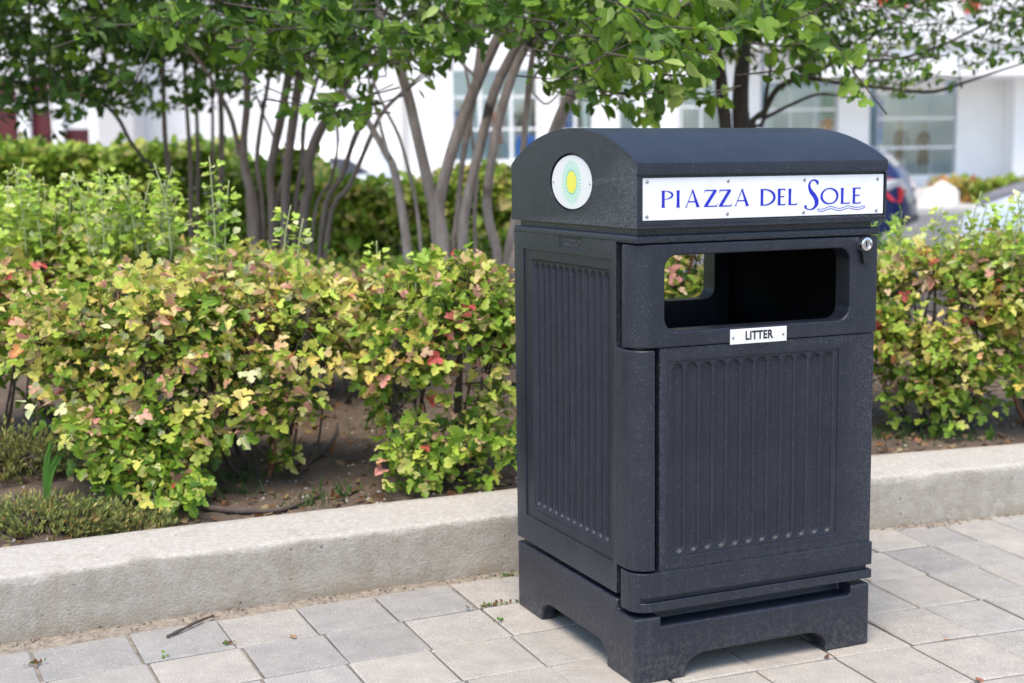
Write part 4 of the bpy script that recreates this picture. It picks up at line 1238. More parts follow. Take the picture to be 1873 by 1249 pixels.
tree('dark twin-trunked tree above the bin with branches reaching right', 1345, 8.0, [
    ([(1328, 260), (1322, 190), (1316, 120), (1300, 40), (1280, -60)], [30, 30, 28, 22, 14], 0.0),
    ([(1356, 260), (1354, 190), (1358, 120), (1368, 40), (1390, -60)], [42, 40, 36, 28, 18], 0.1),
    ([(1370, 260), (1398, 205), (1424, 160), (1480, 135), (1530, 112), (1590, 70), (1660, 30)], [16, 15, 14, 13, 10, 7, 5], -0.5),
    ([(1372, 270), (1395, 225), (1402, 170), (1412, 110), (1420, 60)], [10, 10, 9, 7, 6], -0.2),
    ([(1470, 140), (1540, 152), (1610, 160), (1700, 168), (1760, 152), (1820, 132), (1890, 110)], [11, 10, 9, 9, 7, 5, 4], -0.8, 'branch'),
    ([(1540, 108), (1620, 110), (1700, 92), (1790, 50), (1860, 15)], [9, 8, 7, 6, 4], -0.7, 'branch'),
    ([(1400, 215), (1450, 190), (1500, 172), (1560, 180)], [9, 8, 6, 4], -0.4, 'branch'),
    ([(1316, 150), (1270, 120), (1230, 110), (1190, 100)], [8, 7, 5, 4], -1.0, 'branch'),
    ([(1310, 190), (1270, 180), (1210, 150), (1165, 140)], [7, 6, 5, 4], -0.8, 'branch')], M_BARKD, 5)

# leaf sprays: lower edge of the crowns follows the photograph, crowns go on upward out of the picture
LOWX = [-400, 0, 120, 250, 330, 400, 460, 520, 570, 640, 700, 760, 820, 870, 940, 1000, 1060, 1120, 1180, 1250, 1330, 1400, 1480, 1560, 1640, 1720, 1800, 1880, 2300]
LOWY = [215, 200, 210, 195, 200, 190, 130, 115, 150, 140, 95, 115, 125, 75, 70, 90, 140, 145, 85, 95, 60, 85, 165, 170, 175, 150, 120, 110, 130]
rng = np.random.default_rng(77)
def spray(p, Y, big, t=None):
    k = rng.integers(7, 12)
    dirn = unit(np.array([rng.normal(), rng.normal()*0.6-0.2, -0.15+0.35*rng.normal()]))
    L = 0.16+0.12*rng.random()
    return p, dirn, L, k
def tree_for(px, Y):
    d = [abs(px-q) for q in (870, 540, 350, 120, 1400)]
    return int(np.argmin(d))
TW = [MB() for _ in TREES]
def add_spray(px, py, Y, leaf=0.056, kmin=7, kmax=12, bright=0.0):
    p = Pd(px, py, Y)
    T_ = TREES[tree_for(px, Y)]
    dirn = unit(np.array([rng.normal(), rng.normal()*0.6-0.2, -0.1+0.4*rng.normal()]))
    L = 0.16+0.14*rng.random()
    k = rng.integers(kmin, kmax)
    TW[tree_for(px, Y)].tube(np.array([p-dirn*L*1.3-np.array([0, 0, -0.03]), p-dirn*L*0.5, p])-T_['org'], [0.0035, 0.0026, 0.0014], 4, cap=False)
    for j in range(k):
        t = (j+0.5)/k
        a = rng.random()*6.28
        u = unit(np.cross(dirn, [0.2, 0.1, 1])); v = np.cross(dirn, u)
        ld = unit((math.cos(a)*u+math.sin(a)*v)*(1-0.4*t)+dirn*(0.2+0.8*t)+np.array([0, 0, -0.45]))
        T_['P'].append(p-dirn*L*(1-t)+ld*0.012); T_['D'].append(ld)
        T_['N'].append(unit(np.array([0, -0.45, 0.8])+0.6*rng.normal(size=3)))
        T_['S'].append(leaf*(0.65+0.6*rng.random())); T_['K'].append(bright)
# the belt seen at the top of the picture
cnt = 0
while cnt < 2450:
    px = -250+2350*rng.random()
    low = np.interp(px, LOWX, LOWY)
    py = low-(low+130)*rng.random()**0.85
    Y = {0: 6.4, 1: 7.3, 2: 8.8, 3: 8.4, 4: 7.6}[tree_for(px, 7)]+rng.normal()*0.75
    q = nz(px*0.012, py*0.016, Y*0.9)
    dens = 1.0 if px < 640 else (0.40 if px < 1020 else (0.85 if px < 1480 else 0.60))
    if px > 1680: dens = 0.42
    if q < -0.12 and rng.random() < 0.75: continue
    if rng.random() > dens: continue
    if Y < 4.6: continue
    add_spray(px, py, Y, leaf=(0.064 if px < 1480 else 0.047)); cnt += 1
# hanging nearer clusters
for px, py, Y, n_, sp in ((1215, 60, 4.6, 10, 34), (1275, 105, 4.5, 7, 22), (1340, 20, 4.6, 10, 40), (1240, 165, 5.0, 8, 26), (1100, 150, 5.2, 9, 30), (1500, 60, 5.0, 9, 40), (590, 110, 5.4, 9, 30), (600, 190, 5.4, 6, 22), (330, 25, 5.2, 9, 50), (200, 20, 5.4, 8, 60), (480, 60, 5.4, 8, 40), (560, 20, 5.2, 7, 30), (1000, 10, 5.2, 6, 26), (1420, 40, 4.7, 8, 30), (1190, 200, 5.4, 4, 16), (1150, 110, 5.0, 6, 20), (1180, 15, 4.8, 7, 30)):
    for _ in range(n_):
        add_spray(px+rng.normal()*sp, py+rng.normal()*sp*0.6, Y+rng.normal()*0.15, 0.066, 6, 10, 1.0)
for _ in range(650):  # unseen sprays added above the left crowns to shade the foliage below
    px = -450+1150*rng.random(); Y = 6.0+3.2*rng.random(); p = Pd(px, 0, Y)
    add_spray(px, topx((p[0], p[1], p[2]+0.10+0.9*rng.random()))[1], Y, 0.085, 6, 10)
# crown above the picture: shades the trunks
for _ in range(800):
    px = -500+2700*rng.random()
    Y = 5.6+3.6*rng.random()
    p = Pd(px, 0, Y)
    z = p[2]+0.25+1.7*rng.random()
    py = topx((p[0], p[1], z))[1]
    add_spray(px, py, Y, 0.085, 6, 10)
for i, (t, tw) in enumerate(zip(TREES, TW)):
    n_ = len(t['P'])
    K = np.array(t['K'])
    ix = rng.random(n_)
    pal = np.array([(0.050, 0.122, 0.010), (0.108, 0.215, 0.016), (0.21, 0.345, 0.028), (0.38, 0.50, 0.14)])
    ch = np.searchsorted([0.46, 0.80, 0.945], ix)
    ch = np.where((K > 0), np.minimum(3, ch+(rng.random(n_) < 0.6)), ch)
    if i in (1, 2, 3): ch = np.where(rng.random(n_) < 0.55, np.maximum(0, ch-1), ch)
    C = pal[ch]*(0.75+0.4*rng.random((n_, 1)))
    sid = rng.integers(0, 2, n_)
    root = t['root']
    P = np.array(t['P'])
    place_leaves(P, t['D'], t['N'], t['S'], C, C*1.12, sid, [OVATE, OVATE2], root, 300)
    tw.build('twigs', M_BARKD, root)['kind'] = 'stuff'

# ================================================================== SHOP BUILDINGS
YB = 42.0
def bx_part(name, root, px0, px1, py0, py1, Y0, Y1, m, parent=None):
    """box part spanning photo columns/rows at depth Y0 (front face), back at Y1"""
    a, b = Pd(px0, py1, Y0), Pd(px1, py0, Y0)
    zl = Pd((px0+px1)/2, py1, Y0)[2]; zh = Pd((px0+px1)/2, py0, Y0)[2]
    o = np.array(root.location)
    bm = box_bm(a[0]-o[0], b[0]-o[0], Y0-o[1], Y1-o[1], zl-o[2], zh-o[2])
    return from_bm(name, bm, m, parent or root)
far = empty('far_pavement_root') if False else None
# raised pavement in front of the shops, with its kerb edge
pv = MB()
kz = 0.06
pv.add([(-120, 31, -0.08), (120, 29, -0.08), (120, 29, kz), (-120, 31, kz), (-120, 31.3, kz+0.005), (120, 29.3, kz+0.005), (120, 60, 0.42), (-120, 60, 0.42), (120, 42, 0.33), (-120, 42, 0.33)],
       [(0, 1, 2, 3), (3, 2, 5, 4), (4, 5, 8, 9), (9, 8, 6, 7)])
o = pv.build('far_pavement', M_PAVE, smooth=False)
tag(o, 'pale pavement in front of the white shops', 'pavement', kind='structure')

shop = empty('shop_building', (Pd(1000, 300, YB)[0], YB, 0.33))
tag(shop, 'white shop building with display windows and a deep canopy', 'building')
BOT = 372            # photo row safely below the wall foot
def wall(px0, px1, py0=-420, py1=BOT, Y0=YB, th=0.4, m=M_WALL):
    return bx_part('wall', shop, px0, px1, py0, py1, Y0, Y0+th, m)
# wall piers between the windows, then lintels and sill walls
spans = [(190, 818), (985, 1018), (1086, 1130), (1164, 1243), (1322, 1398), (1530, 1604), (1746, 2150)]
for a, b in spans:
    wall(a, b)
wins = [(818, 985, 128, 292), (1018, 1086, 118, 300), (1130, 1164, 130, 300), (1243, 1322, 150, 300), (1398, 1530, 150, 318), (1604, 1746, 172, 320)]
inter = []
for w0, w1, t, b_ in wins:
    wall(w0, w1, -420, t)
    wall(w0, w1, b_, BOT, Y0=YB+0.003)
    # frame with mullions and transoms
    fr = empty('window', (0, 0, 0)); fr.parent = shop; fr.location = (0, 0, 0)
    def seg(nm, a0, a1, q0, q1, m, yo):
        return bx_part(nm, shop, a0, a1, q0, q1, YB+yo, YB+yo+0.10, m, fr)
    bars = [w0+2, w0+(w1-w0)*0.36, w0+(w1-w0)*0.70, w1-2] if w1-w0 > 100 else ([w0+2, (w0+w1)/2, w1-2] if w1-w0 > 60 else [w0+2, w1-2])
    fm = M_FRAME
    for x in bars: seg('mullion', x-2.0, x+2.0, t, b_, fm, 0.05)
    hs = [t+(b_-t)*0.30, t+(b_-t)*0.66]
    for y in hs: seg('transom', w0, w1, y-2.2, y+2.2, fm, 0.08)
    xs = bars; ys = [t]+hs+[b_]
    for i in range(len(xs)-1):
        for j in range(len(ys)-1):
            a, c = Pd(xs[i], ys[j+1], YB+0.12), Pd(xs[i+1], ys[j], YB+0.12)
            me = bpy.data.meshes.new('pane'); L = np.array(shop.location)
            me.from_pydata([(a[0]-L[0], 0.12, a[2]-L[2]), (c[0]-L[0], 0.12, a[2]-L[2]), (c[0]-L[0], 0.12, c[2]-L[2]), (a[0]-L[0], 0.12, c[2]-L[2])], [], [(0, 1, 2, 3)])
            link('pane', me, M_GLASS, fr)
# display rooms behind the glass
for k, (a, b) in enumerate(((818, 985), (1010, 1325), (1398, 1532), (1604, 1748))):
    x0, x1 = Pd(a-6, 300, YB)[0]-shop.location[0], Pd(b+6, 300, YB)[0]-shop.location[0]
    z0, z1 = 0.15, Pd(a, 110, YB)[2]
    bm = bmesh.new()
    bm_box(bm, x0-0.5, x1+1.3, 2.6, 2.8, z0, z1)
    bm_box(bm, x0-0.5, x1+1.3, 0.45, 2.6, z0, z0+0.1)
    bm_box(bm, x1+1.3, x1+1.4, 0.45, 2.8, z0, z1)
    from_bm('display_room', bm, M_INTER, shop)['kind'] = 'stuff'
# canopy over the right windows
bx_part('canopy', shop, 1470, 2200, 84, 137, 39.6, YB-0.005, M_WALL)
bx_part('canopy_edge', shop, 1470, 2200, 80, 84, 39.5, 39.8, M_GREYWALL)
bx_part('upper_wall', shop, 1300, 2200, -260, 79, 39.9, YB-0.005, M_WALL)
# red raised shop-sign characters: only their feet come into the picture
for q, (a, b, lo) in enumerate(((1607, 1632, 8), (1642, 1662, 12), (1766, 1794, 22), (1520, 1538, 4), (1690, 1712, 4))):
    o = bx_part('sign_character', shop, a, b, -60, lo, 39.75, 39.895, M_RED)
# grey return wall under the canopy
bx_part('return_wall', shop, 1850, 2150, 140, BOT, YB-0.9, YB-0.006, M_WALL)
bx_part('downpipe', shop, 737, 740, -60, 330, YB-0.08, YB-0.004, M_GREYWALL)

red = empty('maroon_shopfront', (Pd(90, 300, 40)[0], 40, 0.2))
tag(red, 'dark maroon shopfront with white posts at the far left', 'building')
bx_part('wall', red, -420, 178, 140, 330, 40.3, 40.8, M_MAROON)
bx_part('fascia', red, -420, 190, -420, 139, 40.0, 40.9, M_WALL)
for a in (44, 105, 172, -40, -120):
    bx_part('post', red, a-5, a+5, 139, 330, 39.9, 40.1, M_WALL)
for a, b in ((-118, -42), (-38, 42), (48, 103), (108, 170)):
    bx_part('rail', red, a+4, b-4, 190, 196, 40.1, 40.25, M_FRAME)
    bx_part('window', red, a+16, b-14, 200, 246, 40.24, 40.295, M_MAROON)
bx_part('pillar', red, 184, 214, -420, 330, 39.6, 40.6, M_GREYWALL)
bx_part('display', red, 116, 166, 180, 236, 40.20, 40.24, M_FRAME)

# ------------------------------------------------------------------ mannequins in the windows
def mannequin(label, px, ytop, ybot, cloth, Y=YB+1.2, w=0.30, arms=True):
    top, bot = Pd(px, ytop, Y), Pd(px, ybot, Y)
    h = top[2]-bot[2]
    root = empty('mannequin', (top[0], Y, 0.43)); tag(root, label, 'mannequin', 'dressed mannequins in the shop windows')
    L = np.array(root.location)
    def lathe(nm, prof, m, sx=1.0, sy=0.62):
        mb = MB(); V = []; F = []; n = 14
        for z, r in prof:
            for a in np.linspace(0, 2*math.pi, n, endpoint=False): V.append((r*sx*math.cos(a), r*sy*math.sin(a), z))
        for i in range(len(prof)-1):
            for j in range(n): F.append((i*n+j, i*n+(j+1) % n, (i+1)*n+(j+1) % n, (i+1)*n+j))
        mb.add(V, F); return mb.build(nm, m, root)
    zt, zb = top[2]-L[2], bot[2]-L[2]
    lathe('dress', [(zb, w*0.85), (zb+h*0.22, w*0.80), (zb+h*0.45, w*0.62), (zb+h*0.58, w*0.45), (zb+h*0.75, w*0.55), (zb+h*0.9, w*0.66), (zt, w*0.30), (zt+0.01, 0.05)], cloth)
    lathe('head', [(zt, 0.05), (zt+0.06, 0.048), (zt+0.10, 0.075), (zt+0.19, 0.092), (zt+0.27, 0.07), (zt+0.30, 0.01)], M_SKINNY, 1, 1)
    for s in (-1, 1):
        mb = MB(); mb.tube([(s*w*0.6, 0, zt-0.06*h), (s*w*0.92, -0.03, zt-0.32*h), (s*w*0.85, -0.10, zt-0.58*h)], [0.05, 0.042, 0.03], 7); mb.build('arm', M_SKINNY if not arms else cloth, root)
        mb = MB(); mb.tube([(s*0.08, 0, zb+0.05), (s*0.08, 0, zb-0.3), (s*0.08, 0, max(0.0, zb-0.6))], [0.06, 0.045, 0.035], 7); mb.build('leg', M_SKINNY, root)
mannequin('mannequin in a black dress in the rightmost shop window', 1648, 237, 288, M_BLKCLOTH, w=0.20)
mannequin('mannequin in dark jacket beside the black dress', 1690, 240, 300, M_TRIM, w=0.22)
mannequin('mannequin with a blue top behind the grey trunks', 842, 202, 236, M_BLUECLOTH, w=0.26)
mannequin('mannequin in a red dress between the grey trunks', 907, 204, 262, M_REDCLOTH, w=0.24)
mannequin('mannequin in black and blue near the bin lid', 952, 206, 240, M_BLKCLOTH, w=0.24)
mannequin('mannequin in blue just above the left end of the lid', 1042, 200, 250, M_BLUECLOTH, w=0.22)
mannequin('mannequin in orange low in the window above the lid', 1515, 216, 262, M_ORANGE, w=0.22)
def banner(label, px0, px1, py0, py1, m):
    a, b = Pd(px0, py1, YB+0.3), Pd(px1, py0, YB+0.3)
    bm = box_bm(a[0], b[0], YB+0.28, YB+0.32, a[2], b[2]); o = from_bm('window_banner', bm, m); tag(o, label, 'banner')
banner('tall blue banner at the edge of the rightmost shop window', 1604, 1615, 182, 262, M_BLUECLOTH)
banner('dark teal banner in the window left of the white pier', 1502, 1528, 165, 214, M_TEAL)
banner('blue display panel low in the middle shop window', 944, 980, 246, 286, M_BLUECLOTH)

# ------------------------------------------------------------------ boulder and far clipped shrubs
rk = gnd(1716, 379, 0.06); 
rk = Pd(1716, 377, 31.0)
bm = bmesh.new(); bmesh.ops.create_icosphere(bm, subdivisions=4, radius=1)
for v in bm.verts:
    c = v.co
    f = 1+0.22*nz(c.x*1.6, c.y*1.6, c.z*1.6+3)+0.08*nz(c.x*4, c.y*4, c.z*4)
    sx = 0.50*(1-0.25*max(0, c.z))
    v.co = Vector((c.x*sx*f+0.05*c.z, c.y*0.4*f, max(-0.1, c.z)*0.50*f))
o = from_bm('boulder', bm, M_ROCK, loc=(rk[0], 31.0, 0.10), smooth=50); tag(o, 'pale white boulder on the far pavement edge', 'rock')
hedge('brown-tinged clipped shrub beside the white boulder', at(1704, 32.5), at(1762, 32.5), 32.5, 0.9, 0.08, hz(1735, 331, 32.5), 2600, {'orange': 4, 'green': 3, 'lime': 2, 'peach': 1}, 0.09, 'clipped shrubs before the shops', seed=8)
hedge('green clipped hedge before the white shop wall', at(1758, 32.4), at(1960, 32.4), 32.4, 1.0, 0.08, hz(1830, 331, 32.4), 6000, {'green': 5, 'lime': 4, 'deep': 2, 'orange': 1}, 0.09, 'clipped shrubs before the shops', seed=9)

# ------------------------------------------------------------------ cars
def car(label, loc, rz, paint, L=4.2, H=1.46, hatch_=True, Wd=1.74):
    """x = forward. Body lofted from cross-sections; windows, lamps, bumpers and wheels are parts"""
    root = empty('parked_car', loc, rz); tag(root, label, 'car', 'cars beyond the planting bed')
    hl = L/2
    xs = np.linspace(-hl, hl, 33)
    top = np.interp(xs/hl, [-1, -0.975, -0.93, -0.80, -0.62, -0.30, 0.0, 0.18, 0.48, 0.75, 0.93, 0.985, 1], [0.62, 0.92, 1.02, 1.30, 1.41, 1.46, 1.44, 1.34, 0.98, 0.88, 0.76, 0.66, 0.55])*H/1.46
    bot = np.interp(xs/hl, [-1, -0.95, -0.8, 0.8, 0.95, 1], [0.42, 0.27, 0.20, 0.20, 0.24, 0.38])
    def hw(x, z):
        u = abs(x)/hl
        plan = (1-0.10*max(0, u-0.55)/0.45-0.28*max(0, (u-0.90)/0.10)**2)
        up = max(0, z-0.92)/0.55
        dn = max(0, 0.40-z)/0.4
        return Wd/2*plan*(1-0.26*up**1.2-0.06*dn)
    V = []; F = []; n = 11
    for x, zt, zb in zip(xs, top, bot):
        zs = zb+(zt-0.0-zb)*np.linspace(0, 1, n)
        sec = [(x, -hw(x, z)*(1 if i < n-1 else 0.82), z) for i, z in enumerate(zs)]
        sec += [(x, 0, zt+0.025)]
        sec += [(x, -p[1], p[2]) for p in sec[:n][::-1]]
        V += sec
    m_ = 2*n+1
    for i in range(len(xs)-1):
        for j in range(m_-1): F.append((i*m_+j, (i+1)*m_+j, (i+1)*m_+j+1, i*m_+j+1))
        F.append((i*m_+m_-1, (i+1)*m_+m_-1, (i+1)*m_, i*m_))
    F.append(tuple(range(m_))); F.append(tuple((len(xs)-1)*m_+j for j in range(m_))[::-1])
    mb = MB(); mb.add(V, F); body = mb.build('body', paint, root)
    smooth_mesh(body.data, 50)
    ztop = lambda x: float(np.interp(x, xs, top))
    def side_patch(name, pts, m, s, off=0.012, th=0.02):
        # pts (x,z) polygon on the flank
        mbp = MB(); k = len(pts)
        A = [(x, s*(hw(x, z)+off), z) for x, z in pts]; B = [(x, s*(hw(x, z)-th), z) for x, z in pts]
        f = [tuple(range(k)), tuple(range(k, 2*k))[::-1]]+[(i, (i+1) % k, k+(i+1) % k, k+i) for i in range(k)]
        mbp.add(A+B, f); return mbp.build(name, m, root, smooth=False)
    for s in (-1, 1):
        side_patch('side_window', [(0.42*hl, 0.97), (0.13*hl, 1.31), (-0.02*hl, 1.35), (-0.04*hl, 0.98)], M_CARGLASS, s)
        side_patch('side_window', [(-0.08*hl, 0.98), (-0.06*hl, 1.36), (-0.36*hl, 1.38), (-0.44*hl, 1.0)], M_CARGLASS, s)
        side_patch('quarter_window', [(-0.49*hl, 1.0), (-0.42*hl, 1.36), (-0.58*hl, 1.33), (-0.78*hl, 1.06)], M_CARGLASS, s)
        side_patch('window_trim', [(-0.80*hl, 1.045), (-0.58*hl, 1.345), (-0.575*hl, 1.37), (-0.84*hl, 1.05)], M_LAMPW, s, 0.016)
        side_patch('tail_lamp', [(-0.80*hl, 0.80), (-0.82*hl, 0.92), (-0.87*hl, 0.96), (-0.955*hl, 0.93), (-0.985*hl, 0.80), (-0.96*hl, 0.62), (-0.90*hl, 0.66)], M_LAMPR, s, 0.02, 0.10)
        side_patch('reversing_lamp', [(-0.83*hl, 0.79), (-0.845*hl, 0.92), (-0.95*hl, 0.94), (-0.985*hl, 0.80)], M_LAMPW, s, 0.06, 0.10)
        side_patch('headlamp', [(0.80*hl, 0.66), (0.78*hl, 0.78), (0.90*hl, 0.74), (0.965*hl, 0.64), (0.93*hl, 0.60)], M_LAMPW, s, 0.018, 0.10)
        side_patch('sill', [(-0.5*hl, 0.21), (-0.5*hl, 0.30), (0.5*hl, 0.30), (0.5*hl, 0.21)], M_TRIM, s, 0.01)
        side_patch('door_handle', [(-0.30*hl, 0.86), (-0.30*hl, 0.89), (-0.22*hl, 0.89), (-0.22*hl, 0.86)], M_TRIM, s, 0.025)
        mbm = MB(); mbm.box(0.30*hl, 0.36*hl, s*0.86-0.1*(s < 0), s*0.86+0.1*(s > 0), 0.98, 1.08); mbm.build('mirror', paint, root, smooth=False)
        for fx in (-0.62, 0.63):
            wh = empty('wheel'); wh.parent = root; wh.location = (fx*hl, s*0.76, 0.25)
            mbt = MB(); V = []; F = []; n = 26
            for y, r in ((-0.10, 0.20), (-0.11, 0.27), (-0.085, 0.31), (0.085, 0.31), (0.11, 0.27), (0.10, 0.20)):
                for a in np.linspace(0, 2*math.pi, n, endpoint=False): V.append((r*math.cos(a), y, r*math.sin(a)))
            for i in range(5):
                for j in range(n): F.append((i*n+j, i*n+(j+1) % n, (i+1)*n+(j+1) % n, (i+1)*n+j))
            mbt.add(V, F); mbt.build('tyre', M_TYRE, wh)
            mbr = MB(); V = []; F = []
            for y, r in ((s*0.09, 0.205), (s*0.075, 0.16), (s*0.10, 0.05), (s*0.105, 0.001)):
                for a in np.linspace(0, 2*math.pi, 20, endpoint=False): V.append((r*math.cos(a)*(1+0.0*a), y, r*math.sin(a)))
            for i in range(3):
                for j in range(20): F.append((i*20+j, i*20+(j+1) % 20, (i+1)*20+(j+1) % 20, (i+1)*20+j))
            mbr.add(V, F); mbr.build('rim', M_STEEL, wh)
    # windscreen, rear window
    for nm, x0, x1 in (('windscreen', 0.20*hl, 0.455*hl), ('rear_window', -0.905*hl, -0.80*hl)):
        mbp = MB(); P4 = []
        for x in (x0, x1):
            z = ztop(x); y = hw(x, z)*0.74
            P4 += [(x, -y, z+0.016), (x, 0, z+0.036), (x, y, z+0.016)]
        mbp.add(P4, [(0, 1, 4, 3), (1, 2, 5, 4)]); mbp.build(nm, M_CARGLASS, root)
    mbp = MB(); mbp.box(-hl-0.012, -hl+0.06, -0.72, 0.72, 0.33, 0.42); mbp.build('rear_bumper_strip', M_TRIM, root, smooth=False)
    mbp = MB(); mbp.box(hl-0.08, hl+0.012, -0.55, 0.55, 0.36, 0.46); mbp.build('grille', M_TRIM, root, smooth=False)
    return root
def car_at_rear(px, Y, rz, **k):
    pass
# rear corner of the blue hatchback at photo column 1655
ra = math.radians(158)
xr = Pd(1655, 340, 19.0)[0]
fwd = np.array([math.cos(ra), math.sin(ra)])
car('dark blue hatchback parked beyond the bin, only its tail showing', (xr+0.12+fwd[0]*2.05, 19.0+fwd[1]*2.05, -0.06), ra, carpaint('dark_blue_paint', (0.006, 0.013, 0.085)), L=4.1, H=1.47)
xn = Pd(1785, 420, 11.4)[0]
car('light blue car with its bonnet behind the right-hand shrubs', (xn+2.1, 11.4, -0.06), math.radians(184), carpaint('light_blue_paint', (0.52, 0.60, 0.72)), L=4.2)
xn = Pd(1826, 360, 16.5)[0]
car('dark grey car nosing in at the right edge of the picture', (xn+2.1, 16.8, -0.06), math.radians(186), carpaint('dark_grey_paint', (0.07, 0.07, 0.085)), L=4.2)
xv = Pd(395, 240, 26)[0]
car('pale car half hidden behind the slender stems', (xv+1.2, 26.5, -0.06), math.radians(180), carpaint('white_paint', (0.70, 0.73, 0.75)), L=4.3, H=1.75)

# ================================================================== SMALL THINGS IN THE BED
def juniper(label, px, py, spread, n, seed, zoff=0.0, over=0.0):
    global rng
    rng = np.random.default_rng(900+seed)
    g = gnd(px, py, BED_Z); g[2] = bed_at(g[0], g[1])
    root = empty('juniper', tuple(g)); tag(root, label, 'shrub', 'creeping junipers')
    mb = MB(); P = []; Dr = []; N = []; S = []
    for i in range(n):
        a = rng.random()*6.28; r = math.sqrt(rng.random())
        if nz(math.cos(a)*r*3+seed, math.sin(a)*r*3, 2) < -0.12 and rng.random() < 0.8: continue
        tip = np.array([math.cos(a)*r*spread[0]*(0.8+0.4*rng.random()), math.sin(a)*r*spread[1]*(0.8+0.4*rng.random()), spread[2]*(0.30+0.7*(1-r*r))*(0.35+0.95*rng.random())])
        st = tip*0.72+np.array([0, 0, -0.02])
        if i % 3 == 0:
            mb.tube(spline([(0, 0, 0), tip*0.45+np.array([0, 0, 0.02]), st, tip], 6), np.linspace(0.004, 0.001, 6), 4, cap=False)
        d0 = unit(tip-st+np.array([0, 0, 0.03]))
        k = rng.integers(10, 16)
        for j in range(k):
            t = j/k
            b = st+(tip-st)*t*1.15+rng.normal(size=3)*0.004
            dd = unit(d0*1.2+0.6*rng.normal(size=3)*(1.1-0.6*t))
            P.append(b); Dr.append(dd); N.append(unit(rng.normal(size=3)+np.array([0, -0.3, 0.8]))); S.append(0.011+0.014*rng.random())
    n0 = len(P)
    pal = np.array([(0.21, 0.25, 0.07), (0.29, 0.31, 0.09), (0.12, 0.16, 0.055), (0.38, 0.35, 0.12), (0.34, 0.19, 0.08)])
    C = pal[rng.choice(5, n0, p=[0.32, 0.28, 0.22, 0.13, 0.05])]*(0.8+0.4*rng.random((n0, 1)))
    NE = (np.array([(0, 0, 0), (0.17, 0.5, 0.04), (0, 1, 0), (-0.17, 0.5, 0.04)], float), [(0, 1, 2, 3)])
    leaf_mass('needles', np.array(P), np.array(Dr), np.array(N), np.array(S), NE, C, C*1.15, M_NEEDLE, root)
    mb.build('stems', M_TWIG, root)['kind'] = 'stuff'
juniper('low olive juniper spilling over the kerb at the lower left', 80, 968, (0.25, 0.13, 0.085), 520, 1)
juniper('short juniper sprig at the kerb edge below the yellow shrub', 225, 962, (0.13, 0.08, 0.06), 190, 2)
juniper('darker juniper mound behind the lower-left juniper', 20, 880, (0.24, 0.18, 0.13), 480, 3)

# strappy grass-like plant in front of the juniper
g = gnd(80, 925, BED_Z); g[2] = bed_at(g[0], g[1])
root = empty('strappy_plant', tuple(g)); tag(root, 'small plant with broad strap leaves between the junipers', 'plant')
for j in range(5):
    a = rng.random()*6.28; h = 0.12+0.08*rng.random(); ln = 0.03+0.05*rng.random()
    c = spline([(0.01*math.cos(a), 0.01*math.sin(a), 0), (ln*0.4*math.cos(a), ln*0.4*math.sin(a), h*0.6), (ln*math.cos(a), ln*math.sin(a), h)], 8)
    w = 0.008*np.sin(np.linspace(0.5, 3.05, 8)); V = []; F = []
    for p, ww in zip(c, w): V += [(p[0]-ww, p[1], p[2]), (p[0], p[1]+0.002, p[2]-0.001), (p[0]+ww, p[1], p[2])]
    for i in range(7): F += [(3*i, 3*i+1, 3*i+4, 3*i+3), (3*i+1, 3*i+2, 3*i+5, 3*i+4)]
    me = bpy.data.meshes.new('leaf'); me.from_pydata(V, [], F); ca = me.color_attributes.new('Col', 'FLOAT_COLOR', 'POINT')
    ca.data.foreach_set('color', np.tile(np.array([0.10, 0.26, 0.04, 1], np.float32), len(V)))
    link('leaf', me, M_LEAF, root)

def on_ground(px, py, z=0.0):
    return gnd(px, py, z)
# the fallen stick on the pavers
a, b = gnd(306, 1164, 0.006), gnd(390, 1126, 0.008)
c = spline([a, a*0.66+b*0.34+np.array([0.004, 0.003, 0.002]), a*0.33+b*0.67+np.array([-0.002, -0.004, 0.003]), b], 14)
mb = MB(); mb.tube(c-a, 0.0038*(1+0.25*rng.normal(size=14)*0.6), 7)
st = mb.build('stick', M_TWIG, loc=tuple(a)); tag(st, 'short dry brown stick lying on the pavers by the kerb', 'stick')
# roots and dead branches lying on the bed
def dead_branch(label, pts, r):
    P = np.array([gnd(x, y, BED_Z) for x, y in pts])
    for p in P: p[2] = bed_at(p[0], p[1])+0.012
    c = spline(P, 16); mb = MB(); mb.tube(c-P[0], np.linspace(r, r*0.5, 16)*(1+0.1*rng.normal(size=16)), 7)
    tag(mb.build('dead_branch', M_TWIG, loc=tuple(P[0])), label, 'branch', 'dead branches on the soil')
dead_branch('dark root running along the soil below the left stems', [(370, 935), (450, 940), (520, 938), (585, 912)], 0.010)
dead_branch('curved dead branch on the bare soil between the shrubs', [(570, 855), (595, 835), (612, 818), (618, 790)], 0.007)
dead_branch('low bare branch on the soil beside the bin', [(830, 905), (860, 880), (910, 860), (960, 840)], 0.008)
dead_branch('pale twig on the soil in the gap', [(548, 880), (575, 900), (600, 905)], 0.003)
dead_branch('grey dead branch on the soil right of the bin', [(1640, 800), (1700, 780), (1780, 770), (1880, 742)], 0.006)

